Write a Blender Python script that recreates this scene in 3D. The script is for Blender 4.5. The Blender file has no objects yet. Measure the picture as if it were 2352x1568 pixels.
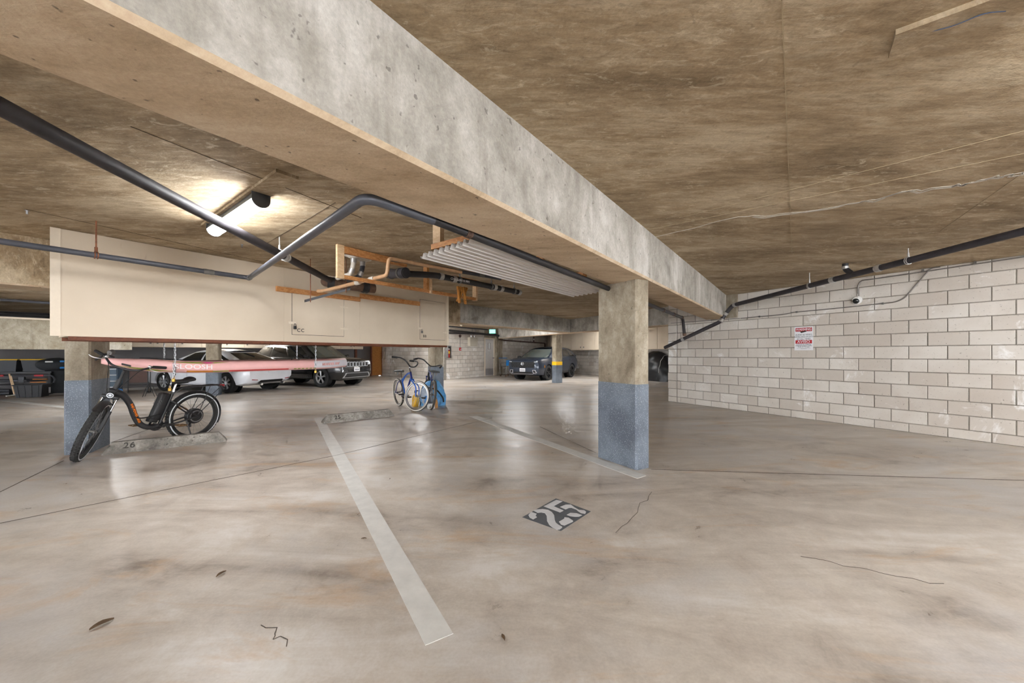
import bpy, bmesh, math, random
from mathutils import Vector, Matrix, noise

scene = bpy.context.scene
COL = scene.collection
random.seed(7)
V = Vector
PI = math.pi

# ------------------------------------------------------------------ camera, world, exposure
F, CXP, CYP, H = 857.0, 1176.0, 812.0, 1.24
cam_d = bpy.data.cameras.new('camera')
cam = bpy.data.objects.new('camera', cam_d)
COL.objects.link(cam)
cam.location = (0, 0, H)
cam.rotation_euler = (PI / 2, 0, 0)
cam_d.sensor_width = 36.0
cam_d.lens = F / 2352 * 36
cam_d.shift_y = (CYP - 784) / 2352
cam_d.clip_start = 0.05
scene.camera = cam

world = bpy.data.worlds.new('overcast_daylight')
scene.world = world
world.use_nodes = True
world.node_tree.nodes['Background'].inputs[0].default_value = (0.93, 0.96, 1.0, 1)
world.node_tree.nodes['Background'].inputs[1].default_value = 2.4

TUBE_STRENGTH = 22.0
scene.view_settings.view_transform = 'Standard'
scene.view_settings.look = 'None'
scene.view_settings.gamma = 1.0
scene.view_settings.use_curve_mapping = False
scene.view_settings.exposure = 2.4
try:
    scene.cycles.max_bounces = 6
    scene.cycles.diffuse_bounces = 3
    scene.cycles.use_adaptive_sampling = True
    scene.cycles.adaptive_threshold = 0.07
    scene.cycles.adaptive_min_samples = 12
    scene.cycles.glossy_bounces = 3
    scene.cycles.transmission_bounces = 4
    scene.cycles.caustics_reflective = False
    scene.cycles.caustics_refractive = False
    scene.cycles.use_denoising = True
    scene.cycles.sample_clamp_indirect = 4.0
except Exception:
    pass

# building directions: D1/D2 follow the block wall and the columns, U/W follow the skewed beams and lockers
D2 = V((-0.492, 0.8706, 0))
D1 = V((0.8706, 0.492, 0))
U = V((0.607, 0.795, 0)).normalized()
W = V((-0.795, 0.607, 0)).normalized()
ZAX = V((0, 0, 1))
CEIL = 2.55
BEAM_LOW = 2.035


def G(px, py, h=0.0):
    """the place at height h that shows at this spot of the photograph"""
    z = (H - h) * F / (py - CYP)
    return V(((px - CXP) * z / F, z, h))


def P(px, py, z):
    return V(((px - CXP) * z / F, z, H + (CYP - py) * z / F))


# ------------------------------------------------------------------ materials
MATS = {}


def s2l(c):
    c = c / 255.0
    return c / 12.92 if c <= 0.04045 else ((c + 0.055) / 1.055) ** 2.4


def rgb(r, g, b):
    return (s2l(r), s2l(g), s2l(b), 1)


class N:
    """small helper for node materials"""

    def __init__(self, name):
        self.m = bpy.data.materials.new(name)
        self.m.use_nodes = True
        self.t = self.m.node_tree
        self.b = self.t.nodes['Principled BSDF']
        MATS[name] = self.m

    def n(self, kind, **kw):
        nd = self.t.nodes.new(kind)
        for k, v in kw.items():
            setattr(nd, k, v)
        return nd

    def l(self, a, b):
        self.t.links.new(a, b)

    def coords(self, scale=(1, 1, 1), rot=0.0, world=True):
        mp = self.n('ShaderNodeMapping')
        mp.inputs['Scale'].default_value = scale
        mp.inputs['Rotation'].default_value = (0, 0, rot)
        if world:
            g = self.n('ShaderNodeNewGeometry')
            self.l(g.outputs['Position'], mp.inputs['Vector'])
        else:
            g = self.n('ShaderNodeTexCoord')
            self.l(g.outputs['Object'], mp.inputs['Vector'])
        return mp.outputs[0]

    def noise(self, vec, scale, detail=4, rough=0.55, dist=0.0):
        nd = self.n('ShaderNodeTexNoise')
        nd.inputs['Scale'].default_value = scale
        nd.inputs['Detail'].default_value = detail
        nd.inputs['Roughness'].default_value = rough
        nd.inputs['Distortion'].default_value = dist
        self.l(vec, nd.inputs['Vector'])
        return nd.outputs['Fac']

    def ramp(self, fac, stops, interp='LINEAR'):
        nd = self.n('ShaderNodeValToRGB')
        cr = nd.color_ramp
        cr.interpolation = interp
        while len(cr.elements) < len(stops):
            cr.elements.new(0.5)
        for e, (p, c) in zip(cr.elements, stops):
            e.position = p
            e.color = c if len(c) == 4 else (*c, 1)
        self.l(fac, nd.inputs['Fac'])
        return nd.outputs['Color']

    def mix(self, fac, a, b, kind='MIX'):
        nd = self.n('ShaderNodeMix', data_type='RGBA', blend_type=kind)
        for i, v in ((0, fac), (6, a), (7, b)):
            if hasattr(v, 'is_output'):
                self.l(v, nd.inputs[i])
            else:
                nd.inputs[i].default_value = v
        return nd.outputs[2]

    def math(self, op, a, b=0.5, clamp=False):
        nd = self.n('ShaderNodeMath', operation=op, use_clamp=clamp)
        for i, v in ((0, a), (1, b)):
            if hasattr(v, 'is_output'):
                self.l(v, nd.inputs[i])
            else:
                nd.inputs[i].default_value = v
        return nd.outputs[0]

    def bump(self, height, strength=0.3, dist=0.01):
        nd = self.n('ShaderNodeBump')
        nd.inputs['Strength'].default_value = strength
        nd.inputs['Distance'].default_value = dist
        self.l(height, nd.inputs['Height'])
        self.l(nd.outputs[0], self.b.inputs['Normal'])

    def color(self, c):
        if hasattr(c, 'is_output'):
            self.l(c, self.b.inputs['Base Color'])
        else:
            self.b.inputs['Base Color'].default_value = c

    def set(self, **kw):
        for k, v in kw.items():
            self.b.inputs[k].default_value = v
        return self.m


def plain(name, col, rough=0.5, metal=0.0, spread=0.12, scale=14.0, coat=0.0, spec=0.5, bump=0.0):
    """one colour with a little uneven wear"""
    if name in MATS:
        return MATS[name]
    k = N(name)
    c = k.coords(world=False)
    f = k.noise(c, scale, 4, 0.6)
    d = tuple(x * (1 - spread) for x in col[:3])
    e = tuple(min(1, x * (1 + spread)) for x in col[:3])
    k.color(k.ramp(f, [(0.3, d), (0.7, e)]))
    k.set(Roughness=rough, Metallic=metal)
    k.b.inputs['Coat Weight'].default_value = coat
    k.b.inputs['Coat Roughness'].default_value = 0.05
    k.b.inputs['Specular IOR Level'].default_value = spec
    if bump:
        k.bump(f, bump, 0.004)
    return k.m


def concrete(name, dark, mid, light, scale=1.0, stretch=(1, 1, 1), rot=0.0, rough=0.85, bump=0.25, streak=None, pits=0.0, grain=0.0, fleck=None):
    k = N(name)
    c = k.coords(stretch, rot)
    c1 = k.coords()
    a = k.noise(c, 0.9 * scale, 6, 0.62, 0.6)
    b = k.noise(c, 5.0 * scale, 6, 0.7, 0.2)
    f = k.math('ADD', k.math('MULTIPLY', a, 0.62), k.math('MULTIPLY', b, 0.38))
    col = k.ramp(f, [(0.36, dark), (0.5, mid), (0.62, light)])
    if streak:
        sc = k.coords((3.0, 3.0, 0.22))
        s = k.noise(sc, 2.2, 5, 0.65)
        col = k.mix(k.ramp(s, [(0.55, (0, 0, 0)), (0.72, (0.55, 0.55, 0.55))]), col, streak)
    if grain:
        gr = k.noise(k.coords((2.5, 26, 8), rot), 1.6, 4, 0.7, 0.8)
        col = k.mix(grain, col, k.ramp(gr, [(0.32, (0.28, 0.28, 0.28)), (0.68, (0.72, 0.72, 0.72))]), 'OVERLAY')
    if fleck:
        fl = k.noise(k.coords((1.0, 2.6, 1), rot + 0.5), 6.5, 5, 0.78, 1.2)
        big = k.noise(c1, 0.8, 3, 0.5)
        msk = k.math('MULTIPLY', k.ramp(fl, [(0.54, (0, 0, 0)), (0.66, (0.8, 0.8, 0.8))]), k.ramp(big, [(0.38, (0.15, 0.15, 0.15)), (0.58, (1, 1, 1))]))
        col = k.mix(msk, col, fleck)
        col = k.mix(k.ramp(fl, [(0.34, (0.4, 0.4, 0.4)), (0.46, (0, 0, 0))]), col, dark)
    fine = k.noise(c1, 60, 3, 0.7)
    col = k.mix(0.22, col, k.ramp(fine, [(0.3, (0.25, 0.25, 0.25)), (0.7, (0.75, 0.75, 0.75))]), 'OVERLAY')
    if pits:
        p = k.noise(c1, 26, 2, 0.5)
        col = k.mix(k.ramp(p, [(0.69, (0, 0, 0)), (0.73, (pits, pits, pits))]), col, (0.05, 0.045, 0.04, 1))
    k.color(col)
    k.set(Roughness=rough)
    k.b.inputs['Specular IOR Level'].default_value = 0.3
    k.bump(k.math('ADD', b, k.math('MULTIPLY', fine, 0.4)), bump, 0.01)
    return k.m


# ------------------------------------------------------------------ mesh helpers
INV = {}


def prop(o, label=None, cat=None, group=None, kind=None):
    if label:
        o['label'] = label
    if cat:
        o['category'] = cat
    if group:
        o['group'] = group
    if kind:
        o['kind'] = kind
    return o


def thing(name, label, cat, loc=(0, 0, 0), rot=None, group=None, kind=None, scale=1.0):
    o = bpy.data.objects.new(name, None)
    COL.objects.link(o)
    o.empty_display_size = 0.1
    m = Matrix.Translation(V(loc))
    if rot is not None:
        m = m @ (rot.to_4x4() if not isinstance(rot, (int, float)) else Matrix.Rotation(rot, 4, 'Z'))
    if scale != 1.0:
        m = m @ Matrix.Scale(scale, 4)
    o.matrix_basis = m
    INV[o.name] = m.inverted()
    prop(o, label, cat, group, kind)
    return o


class MB:
    def __init__(self):
        self.v = []
        self.f = []
        self.mi = []
        self.cur = 0

    def add(self, vs, fs):
        o = len(self.v)
        self.v.extend(V(x) for x in vs)
        for f in fs:
            self.f.append(tuple(i + o for i in f))
            self.mi.append(self.cur)
        return self

    def box(self, c, s, rot=None, bev=0.0):
        """centre, full size; bev chamfers all vertical and horizontal edges"""
        c = V(c)
        hx, hy, hz = s[0] / 2, s[1] / 2, s[2] / 2
        if bev <= 0:
            vs = [V((x, y, z)) for x in (-hx, hx) for y in (-hy, hy) for z in (-hz, hz)]
            fs = [(0, 1, 3, 2), (4, 6, 7, 5), (0, 4, 5, 1), (2, 3, 7, 6), (0, 2, 6, 4), (1, 5, 7, 3)]
        else:
            bm = bmesh.new()
            bmesh.ops.create_cube(bm, size=1)
            for v in bm.verts:
                v.co = V((v.co.x * s[0], v.co.y * s[1], v.co.z * s[2]))
            bmesh.ops.bevel(bm, geom=list(bm.edges), offset=min(bev, min(s) * 0.45), segments=2, affect='EDGES', profile=0.5)
            bm.verts.index_update()
            vs = [v.co.copy() for v in bm.verts]
            fs = [[v.index for v in f.verts] for f in bm.faces]
            bm.free()
        if rot is not None:
            vs = [rot @ v for v in vs]
        return self.add([c + v for v in vs], fs)

    def obox(self, o, a, b, c):
        """corner and three edge vectors"""
        o, a, b, c = V(o), V(a), V(b), V(c)
        vs = [o + i * a + j * b + k * c for i in (0, 1) for j in (0, 1) for k in (0, 1)]
        fs = [(0, 1, 3, 2), (4, 6, 7, 5), (0, 4, 5, 1), (2, 3, 7, 6), (0, 2, 6, 4), (1, 5, 7, 3)]
        if a.cross(b).dot(c) < 0:
            fs = [tuple(reversed(f)) for f in fs]
        return self.add(vs, fs)

    def prism(self, poly, vec):
        """closed polygon pushed along vec"""
        poly = [V(p) for p in poly]
        vec = V(vec)
        n = len(poly)
        nn = V((0, 0, 0))
        for i in range(n):
            nn += poly[i].cross(poly[(i + 1) % n])
        if nn.dot(vec) > 0:
            poly = poly[::-1]
        vs = poly + [p + vec for p in poly]
        fs = [tuple(range(n)), tuple(range(2 * n - 1, n - 1, -1))]
        fs += [(i, i + n, (i + 1) % n + n, (i + 1) % n) for i in range(n)]
        return self.add(vs, [tuple(reversed(f)) if False else f for f in fs])

    def tube(self, path, r, seg=10, closed=False, caps=True, radii=None):
        path = [V(p) for p in path]
        n = len(path)
        vs, fs = [], []
        up = None
        for i, p in enumerate(path):
            if closed:
                t = path[(i + 1) % n] - path[i - 1]
            elif i == 0:
                t = path[1] - p
            elif i == n - 1:
                t = p - path[-2]
            else:
                t = (path[i + 1] - p).normalized() + (p - path[i - 1]).normalized()
            t = t.normalized() if t.length > 1e-9 else V((0, 0, 1))
            if up is None:
                up = t.orthogonal().normalized()
            else:
                up = up - t * up.dot(t)
                up = up.normalized() if up.length > 1e-6 else t.orthogonal().normalized()
            sd = t.cross(up)
            rr = radii[i] if radii else r
            k = 1.0
            if not closed and 0 < i < n - 1:
                a = (path[i + 1] - p).normalized().dot((p - path[i - 1]).normalized())
                k = 1.0 / max(0.6, math.sqrt(max(0.0, (1 + a) / 2)))
            for j in range(seg):
                an = 2 * PI * j / seg
                vs.append(p + (up * math.cos(an) + sd * math.sin(an)) * rr * (1 + (k - 1) * 0.5))
        m = n if closed else n - 1
        for i in range(m):
            for j in range(seg):
                a, b = i * seg + j, i * seg + (j + 1) % seg
                c, d = ((i + 1) % n) * seg + (j + 1) % seg, ((i + 1) % n) * seg + j
                fs.append((a, b, c, d))
        if caps and not closed:
            fs.append(tuple(reversed(range(seg))))
            fs.append(tuple(range((n - 1) * seg, n * seg)))
        return self.add(vs, fs)

    def cyl(self, p0, p1, r, r1=None, seg=12):
        return self.tube([p0, p1], r, seg, radii=[r, r if r1 is None else r1])

    def lathe(self, prof, c=(0, 0, 0), ax=(0, 0, 1), seg=24, close=False):
        """prof: (radius, height) pairs turned about ax"""
        c, ax = V(c), V(ax).normalized()
        a = ax.orthogonal().normalized()
        b = ax.cross(a)
        vs, fs = [], []
        n = len(prof)
        for (r, h) in prof:
            for j in range(seg):
                an = 2 * PI * j / seg
                vs.append(c + ax * h + (a * math.cos(an) + b * math.sin(an)) * r)
        for i in range(n if close else n - 1):
            for j in range(seg):
                i2 = (i + 1) % n
                fs.append((i * seg + j, i * seg + (j + 1) % seg, i2 * seg + (j + 1) % seg, i2 * seg + j))
        if not close:
            if prof[0][0] > 1e-5:
                fs.append(tuple(reversed(range(seg))))
            if prof[-1][0] > 1e-5:
                fs.append(tuple(range((n - 1) * seg, n * seg)))
        return self.add(vs, fs)

    def ball(self, c, r, seg=12, rings=8, s=(1, 1, 1)):
        vs, fs = [], []
        c = V(c)
        for i in range(rings + 1):
            th = PI * i / rings
            for j in range(seg):
                ph = 2 * PI * j / seg
                vs.append(c + V((math.sin(th) * math.cos(ph) * r * s[0], math.sin(th) * math.sin(ph) * r * s[1], math.cos(th) * r * s[2])))
        for i in range(rings):
            for j in range(seg):
                fs.append((i * seg + j, (i + 1) * seg + j, (i + 1) * seg + (j + 1) % seg, i * seg + (j + 1) % seg))
        return self.add(vs, fs)

    def grid(self, rows):
        """rows: list of equally long lists of points"""
        n, m = len(rows), len(rows[0])
        vs = [p for r in rows for p in r]
        fs = [(i * m + j, i * m + j + 1, (i + 1) * m + j + 1, (i + 1) * m + j) for i in range(n - 1) for j in range(m - 1)]
        return self.add(vs, fs)

    def build(self, name, mat, parent=None, world=False, smooth=None, at=None, merge=False, fixn=False):
        me = bpy.data.meshes.new(name)
        vs = self.v
        if world and parent is not None:
            root = parent
            while root.parent:
                root = root.parent
            inv = INV.get(root.name)
            if inv is not None:
                vs = [inv @ v for v in vs]
        if at is not None:
            at = V(at)
            vs = [v - at for v in vs]
        me.from_pydata([tuple(v) for v in vs], [], self.f)
        for m in (mat if isinstance(mat, (list, tuple)) else [mat]):
            me.materials.append(MATS[m] if isinstance(m, str) else m)
        if any(self.mi):
            me.polygons.foreach_set('material_index', self.mi)
        if merge or fixn:
            bm = bmesh.new()
            bm.from_mesh(me)
            if merge:
                bmesh.ops.remove_doubles(bm, verts=bm.verts, dist=1e-4)
            bmesh.ops.recalc_face_normals(bm, faces=bm.faces)
            bm.to_mesh(me)
            bm.free()
        if smooth:
            me.shade_smooth()
            me.set_sharp_from_angle(angle=math.radians(smooth if smooth is not True else 40))
        me.update()
        o = bpy.data.objects.new(name, me)
        COL.objects.link(o)
        if parent is not None:
            o.parent = parent
        if at is not None:
            o.location = at
            if parent is None:
                INV[o.name] = Matrix.Translation(at).inverted()
        return o


def copy_tree(o, parent=None):
    c = o.copy()
    COL.objects.link(c)
    c.parent = parent
    for ch in list(o.children):
        copy_tree(ch, c)
    return c


def bez(pts, n=8):
    """smooth path through the points (Catmull-Rom)"""
    pts = [V(p) for p in pts]
    out = []
    for i in range(len(pts) - 1):
        p0 = pts[i - 1] if i else pts[0] * 2 - pts[1]
        p1, p2 = pts[i], pts[i + 1]
        p3 = pts[i + 2] if i + 2 < len(pts) else pts[-1] * 2 - pts[-2]
        for k in range(n):
            t = k / n
            out.append(0.5 * ((2 * p1) + (p2 - p0) * t + (2 * p0 - 5 * p1 + 4 * p2 - p3) * t * t + (3 * p1 - p0 - 3 * p2 + p3) * t ** 3))
    out.append(pts[-1])
    return out


def rounded(pts, r=0.06, n=5):
    """straight runs with rounded bends, like bent pipe"""
    pts = [V(p) for p in pts]
    out = [pts[0]]
    for i in range(1, len(pts) - 1):
        a, b, c = pts[i - 1], pts[i], pts[i + 1]
        k = min(r, (a - b).length * 0.45, (c - b).length * 0.45)
        s = b + (a - b).normalized() * k
        e = b + (c - b).normalized() * k
        for j in range(n + 1):
            t = j / n
            out.append(s * (1 - t) ** 2 + b * 2 * t * (1 - t) + e * t * t)
    out.append(pts[-1])
    return out


def frame(x, y=None, z=None):
    """rotation matrix whose columns are these axes"""
    x = V(x).normalized()
    z = V(z).normalized() if z is not None else V((0, 0, 1))
    y = z.cross(x).normalized()
    z = x.cross(y)
    return Matrix((x, y, z)).transposed()


def text(name, s, size, mat, parent, origin, right, up, depth=0.0015, bold=0.0, align='CENTER', xs=1.0, world=True, space=1.0):
    """flat lettering as a thin mesh; origin is the centre of the line"""
    cu = bpy.data.curves.new(name, 'FONT')
    cu.body = s
    cu.size = size
    cu.align_x = align
    cu.align_y = 'CENTER'
    cu.extrude = depth
    cu.offset = bold
    cu.space_character = space
    cu.resolution_u = 3
    tmp = bpy.data.objects.new(name, cu)
    COL.objects.link(tmp)
    dg = bpy.context.evaluated_depsgraph_get()
    me = bpy.data.meshes.new_from_object(tmp.evaluated_get(dg))
    bpy.data.objects.remove(tmp)
    bpy.data.curves.remove(cu)
    r, u = V(right).normalized(), V(up).normalized()
    n = r.cross(u)
    o = V(origin)
    inv = Matrix.Identity(4)
    if world and parent is not None:
        root = parent
        while root.parent:
            root = root.parent
        inv = INV.get(root.name, inv)
    for v in me.vertices:
        v.co = inv @ (o + r * (v.co.x * xs) + u * v.co.y + n * v.co.z)
    me.materials.clear()
    me.materials.append(MATS[mat])
    ob = bpy.data.objects.new(name, me)
    COL.objects.link(ob)
    ob.parent = parent
    return ob


# ------------------------------------------------------------------ shared materials
concrete('slab_concrete', rgb(122, 104, 80), rgb(168, 148, 120), rgb(198, 182, 156), 1.3, (0.5, 1.5, 1), -0.918, bump=0.4, pits=0.2, grain=0.35, fleck=rgb(222, 208, 182))
concrete('beam_concrete', rgb(138, 133, 124), rgb(174, 169, 160), rgb(202, 198, 191), 1.5, (1, 1, 0.8), 0.0, bump=0.45, streak=rgb(128, 121, 110), pits=0.5)
concrete('column_concrete', rgb(118, 106, 90), rgb(150, 139, 121), rgb(178, 168, 151), 1.7, (1.2, 1.2, 0.8), 0.0, bump=0.3, pits=0.4)
concrete('stop_concrete', rgb(92, 88, 83), rgb(134, 129, 122), rgb(172, 167, 159), 3.0, (1, 1, 1), 0.0, bump=0.6, pits=0.9)
concrete('stained_concrete', rgb(140, 128, 106), rgb(176, 168, 150), rgb(204, 200, 190), 1.3, (1, 1, 0.8), 0.0, bump=0.3, streak=rgb(112, 100, 80), pits=0.5)
concrete('mortar', rgb(116, 110, 102), rgb(136, 130, 121), rgb(156, 150, 141), 2.0, bump=0.4)


def _floor():
    k = N('floor_concrete')
    c = k.coords()
    cs = k.coords((0.55, 1.7, 1), 0.93)
    a = k.noise(cs, 0.8, 6, 0.68, 0.8)
    b = k.noise(c, 3.2, 6, 0.75, 0.5)
    f = k.math('ADD', k.math('MULTIPLY', a, 0.65), k.math('MULTIPLY', b, 0.35))
    col = k.ramp(f, [(0.36, rgb(142, 131, 121)), (0.44, rgb(178, 168, 158)), (0.53, rgb(199, 190, 180)), (0.63, rgb(216, 211, 206))])
    w = k.noise(k.coords((1, 1, 1)), 0.5, 5, 0.66, 0.3)                     # worn pale grey patches
    col = k.mix(k.ramp(w, [(0.50, (0, 0, 0)), (0.62, (0.62, 0.62, 0.62))]), col, rgb(192, 189, 188))
    t = k.noise(cs, 1.35, 6, 0.68, 1.0)                                     # rusty ochre stains
    col = k.mix(k.ramp(t, [(0.55, (0, 0, 0)), (0.70, (0.65, 0.65, 0.65))]), col, rgb(192, 158, 118))
    d = k.noise(cs, 0.62, 5, 0.6, 0.6)                                     # grey traffic grime
    col = k.mix(k.ramp(d, [(0.56, (0, 0, 0)), (0.74, (0.45, 0.45, 0.45))]), col, rgb(134, 126, 120))
    s = k.noise(c, 70, 3, 0.6)
    col = k.mix(0.16, col, k.ramp(s, [(0.3, (0.3, 0.3, 0.3)), (0.7, (0.7, 0.7, 0.7))]), 'OVERLAY')
    k.color(col)
    k.l(k.ramp(b, [(0.3, (0.26, 0.26, 0.26)), (0.7, (0.46, 0.46, 0.46))]), k.b.inputs['Roughness'])
    k.b.inputs['Specular IOR Level'].default_value = 0.5
    k.bump(k.math('ADD', b, k.math('MULTIPLY', s, 0.3)), 0.06, 0.01)


_floor()


def _block():
    k = N('block_face')
    c = k.coords()
    oi = k.n('ShaderNodeObjectInfo')
    base = k.ramp(oi.outputs['Random'], [(0.0, rgb(198, 190, 181)), (0.5, rgb(210, 204, 196)), (1.0, rgb(220, 215, 208))])
    a = k.noise(c, 1.2, 5, 0.6, 0.4)
    col = k.mix(k.ramp(a, [(0.40, (0.4, 0.4, 0.4)), (0.62, (0, 0, 0))]), base, rgb(184, 172, 160))
    e = k.noise(c, 1.9, 6, 0.68, 0.5)                                      # lime bloom
    col = k.mix(k.ramp(e, [(0.60, (0, 0, 0)), (0.68, (0.8, 0.8, 0.8))]), col, rgb(240, 239, 238))
    p = k.noise(c, 42, 3, 0.6)
    col = k.mix(k.ramp(p, [(0.64, (0, 0, 0)), (0.72, (0.6, 0.6, 0.6))]), col, rgb(120, 112, 102))
    k.color(col)
    k.set(Roughness=0.92)
    k.b.inputs['Specular IOR Level'].default_value = 0.2
    k.bump(p, 0.35, 0.006)


_block()


def _speckled():
    k = N('speckled_paint')
    c = k.coords()
    v = k.n('ShaderNodeTexVoronoi')
    v.inputs['Scale'].default_value = 62
    k.l(c, v.inputs['Vector'])
    a = k.noise(c, 2.0, 4, 0.6)
    base = k.ramp(a, [(0.35, rgb(84, 92, 104)), (0.65, rgb(116, 126, 138))])
    col = k.mix(k.ramp(v.outputs['Distance'], [(0.16, (0.55, 0.55, 0.55)), (0.34, (0, 0, 0))]), base, rgb(168, 176, 184))
    k.color(col)
    k.set(Roughness=0.55)
    k.bump(v.outputs['Distance'], 0.3, 0.004)


_speckled()


def _wood(name, a, b, rot=0.0, scale=1.0):
    k = N(name)
    c = k.coords((1.2 * scale, 9 * scale, 14 * scale), rot)
    f = k.noise(c, 2.2, 5, 0.6, 1.2)
    k.color(k.ramp(f, [(0.32, a), (0.68, b)]))
    k.set(Roughness=0.65)


_wood('raw_timber', rgb(176, 112, 58), rgb(214, 160, 104), -0.92)
_wood('pale_timber', rgb(206, 170, 126), rgb(232, 204, 168), -0.92)
_wood('dark_timber', rgb(92, 48, 30), rgb(122, 70, 44), -0.92)
_wood('door_timber', rgb(150, 92, 34), rgb(184, 122, 58), 0.0)


def _painted_ply(name, a, b):
    k = N(name)
    c = k.coords((1, 1, 1))
    f = k.noise(c, 1.1, 4, 0.5)
    g = k.noise(k.coords((3, 3, 26)), 3.0, 4, 0.6)
    col = k.ramp(f, [(0.35, a), (0.65, b)])
    col = k.mix(k.ramp(g, [(0.66, (0, 0, 0)), (0.74, (0.3, 0.3, 0.3))]), col, tuple(x * 0.8 for x in a[:3]) + (1,))
    k.color(col)
    k.set(Roughness=0.6)
    k.bump(g, 0.05, 0.004)


_painted_ply('cream_paint', rgb(208, 192, 170), rgb(220, 205, 184))
plain('cream_edge', rgb(226, 212, 192), 0.6, spread=0.04)
plain('grey_box_paint', rgb(190, 182, 166), 0.5, spread=0.04)
plain('line_paint', rgb(212, 211, 208), 0.6, spread=0.09, scale=9)
plain('stencil_black', rgb(58, 54, 50), 0.8, spread=0.2)
plain('stencil_dark', rgb(88, 92, 98), 0.6, spread=0.18, scale=7)
plain('stencil_white', rgb(212, 214, 218), 0.6, spread=0.06)
plain('groove', rgb(92, 84, 76), 0.9, spread=0.15)
plain('crack_dark', rgb(84, 70, 54), 0.9)
plain('yellow_band', rgb(252, 196, 10), 0.5, spread=0.05)
plain('pipe_black', rgb(38, 37, 40), 0.5, spread=0.3, scale=9)
plain('pipe_dark', rgb(54, 51, 55), 0.6, spread=0.3, scale=8)
plain('pipe_grey', rgb(70, 72, 80), 0.42, spread=0.2, scale=9)
plain('pipe_rust', rgb(98, 74, 60), 0.75, spread=0.35, scale=20, bump=0.3)
plain('pipe_brown', rgb(84, 62, 54), 0.6, spread=0.3, scale=12)
plain('copper_pipe', rgb(196, 156, 118), 0.55, spread=0.15)
plain('plaster_white', rgb(206, 200, 190), 0.8, spread=0.12, scale=30, bump=0.3)
plain('steel', rgb(178, 180, 184), 0.3, 1.0, spread=0.1)
plain('clamp_steel', rgb(190, 188, 186), 0.4, 0.7, spread=0.2)
plain('dull_steel', rgb(126, 124, 122), 0.5, 0.7, spread=0.2)
plain('rust_steel', rgb(124, 76, 50), 0.8, 0.2, spread=0.35, scale=40)
plain('black_plastic', rgb(34, 34, 36), 0.45, spread=0.15)
plain('black_rubber', rgb(28, 28, 29), 0.8, spread=0.15)
plain('conduit_steel', rgb(140, 136, 132), 0.4, 0.6, spread=0.15)
plain('fixture_grey', rgb(92, 94, 96), 0.5, spread=0.08)
plain('white_plastic', rgb(226, 226, 224), 0.4, spread=0.03)
plain('sign_white', rgb(232, 232, 236), 0.45, spread=0.02)
plain('sign_red', rgb(178, 30, 40), 0.5, spread=0.05)
plain('ink_dark', rgb(70, 80, 92), 0.6, spread=0.05)
plain('red_paint', rgb(176, 30, 32), 0.4, spread=0.08)
plain('brass', rgb(190, 150, 70), 0.35, 0.8, spread=0.1)


def _emit(name, col, strength):
    k = N(name)
    k.color((0.8, 0.8, 0.8, 1))
    k.b.inputs['Emission Color'].default_value = col
    k.b.inputs['Emission Strength'].default_value = strength


_emit('tube_glow', (0.98, 0.99, 1.0, 1), TUBE_STRENGTH)
_emit('exit_glow', (0.02, 0.85, 0.55, 1), 0.8)
plain('seam_light', rgb(176, 160, 132), 0.9)


def _glass(name, col, rough=0.04, alpha=0.5):
    """tinted car or window glass: clear coat over a dark see-through tint"""
    k = N(name)
    k.color(col)
    k.set(Roughness=rough)
    k.b.inputs['Transmission Weight'].default_value = alpha
    k.b.inputs['IOR'].default_value = 1.12
    k.b.inputs['Specular IOR Level'].default_value = 1.0
    k.b.inputs['Coat Weight'].default_value = 1.0
    k.b.inputs['Coat Roughness'].default_value = 0.02


_glass('dark_glass', rgb(38, 42, 44), alpha=0.25)
_glass('clear_glass', rgb(120, 134, 132), alpha=0.55)
# ================================================================== the building
o = MB().box((-4, 12, -0.1), (56, 52, 0.2)).build('floor', 'floor_concrete')
prop(o, 'smooth stained concrete garage floor with saw-cut joints', 'floor', kind='structure')
FLOOR = o


def floor_strip(pts, half, name, mat, parent, z=0.0015, t=0.001):
    pts = [V(p) for p in pts]
    m = MB()
    for a, b in zip(pts[:-1], pts[1:]):
        d = (b - a).normalized()
        n = V((-d.y, d.x, 0)) * half
        m.obox(V((a.x, a.y, z)) - n, b - a, 2 * n, V((0, 0, t)))
    return m.build(name, mat, parent)


for pts, hw in (([G(-700, 1343), G(770, 1046), G(1130, 960)], 0.004), ([G(-600, 1425), G(146, 1058)], 0.004), ([G(255, 1016), G(345, 985)], 0.004),
                ([G(1496, 1078), G(3200, 1128)], 0.005), ([G(1240, 980), G(1369, 1040)], 0.003), ([G(1540, 917), G(1620, 921)], 0.004)):
    floor_strip(pts, hw, 'saw_cut_joint', 'groove', FLOOR)
_ck = MB()
for seed, (x0, y0, x1, y1) in enumerate(((1500, 1130, 1415, 1225), (610, 1430, 655, 1480), (1840, 1280, 2180, 1345))):
    random.seed(seed + 3)
    p0, p1 = G(x0, y0), G(x1, y1)
    pts = [p0.lerp(p1, i / 9) + V((random.uniform(-.02, .02), random.uniform(-.02, .02), 0)) for i in range(10)]
    floor_strip(pts, 0.0015, 'hairline_crack', 'groove', FLOOR)

o = MB().box((-4, 12, CEIL + 0.1), (56, 52, 0.2)).build('ceiling', 'slab_concrete')
prop(o, 'low board-marked concrete ceiling slab with brown stains', 'ceiling', kind='structure')
CEILING = o


def ceil_strip(pts, half, name, mat):
    m = MB()
    for a, b in zip(pts[:-1], pts[1:]):
        a, b = V(a), V(b)
        d = (b - a).normalized()
        n = V((-d.y, d.x, 0)) * half
        m.obox(V((a.x, a.y, CEIL - 0.0025)) - n, b - a, 2 * n, V((0, 0, 0.003)))
    return m.build(name, mat, CEILING)


def C(px, py):
    return G(px, py, CEIL)


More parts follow.
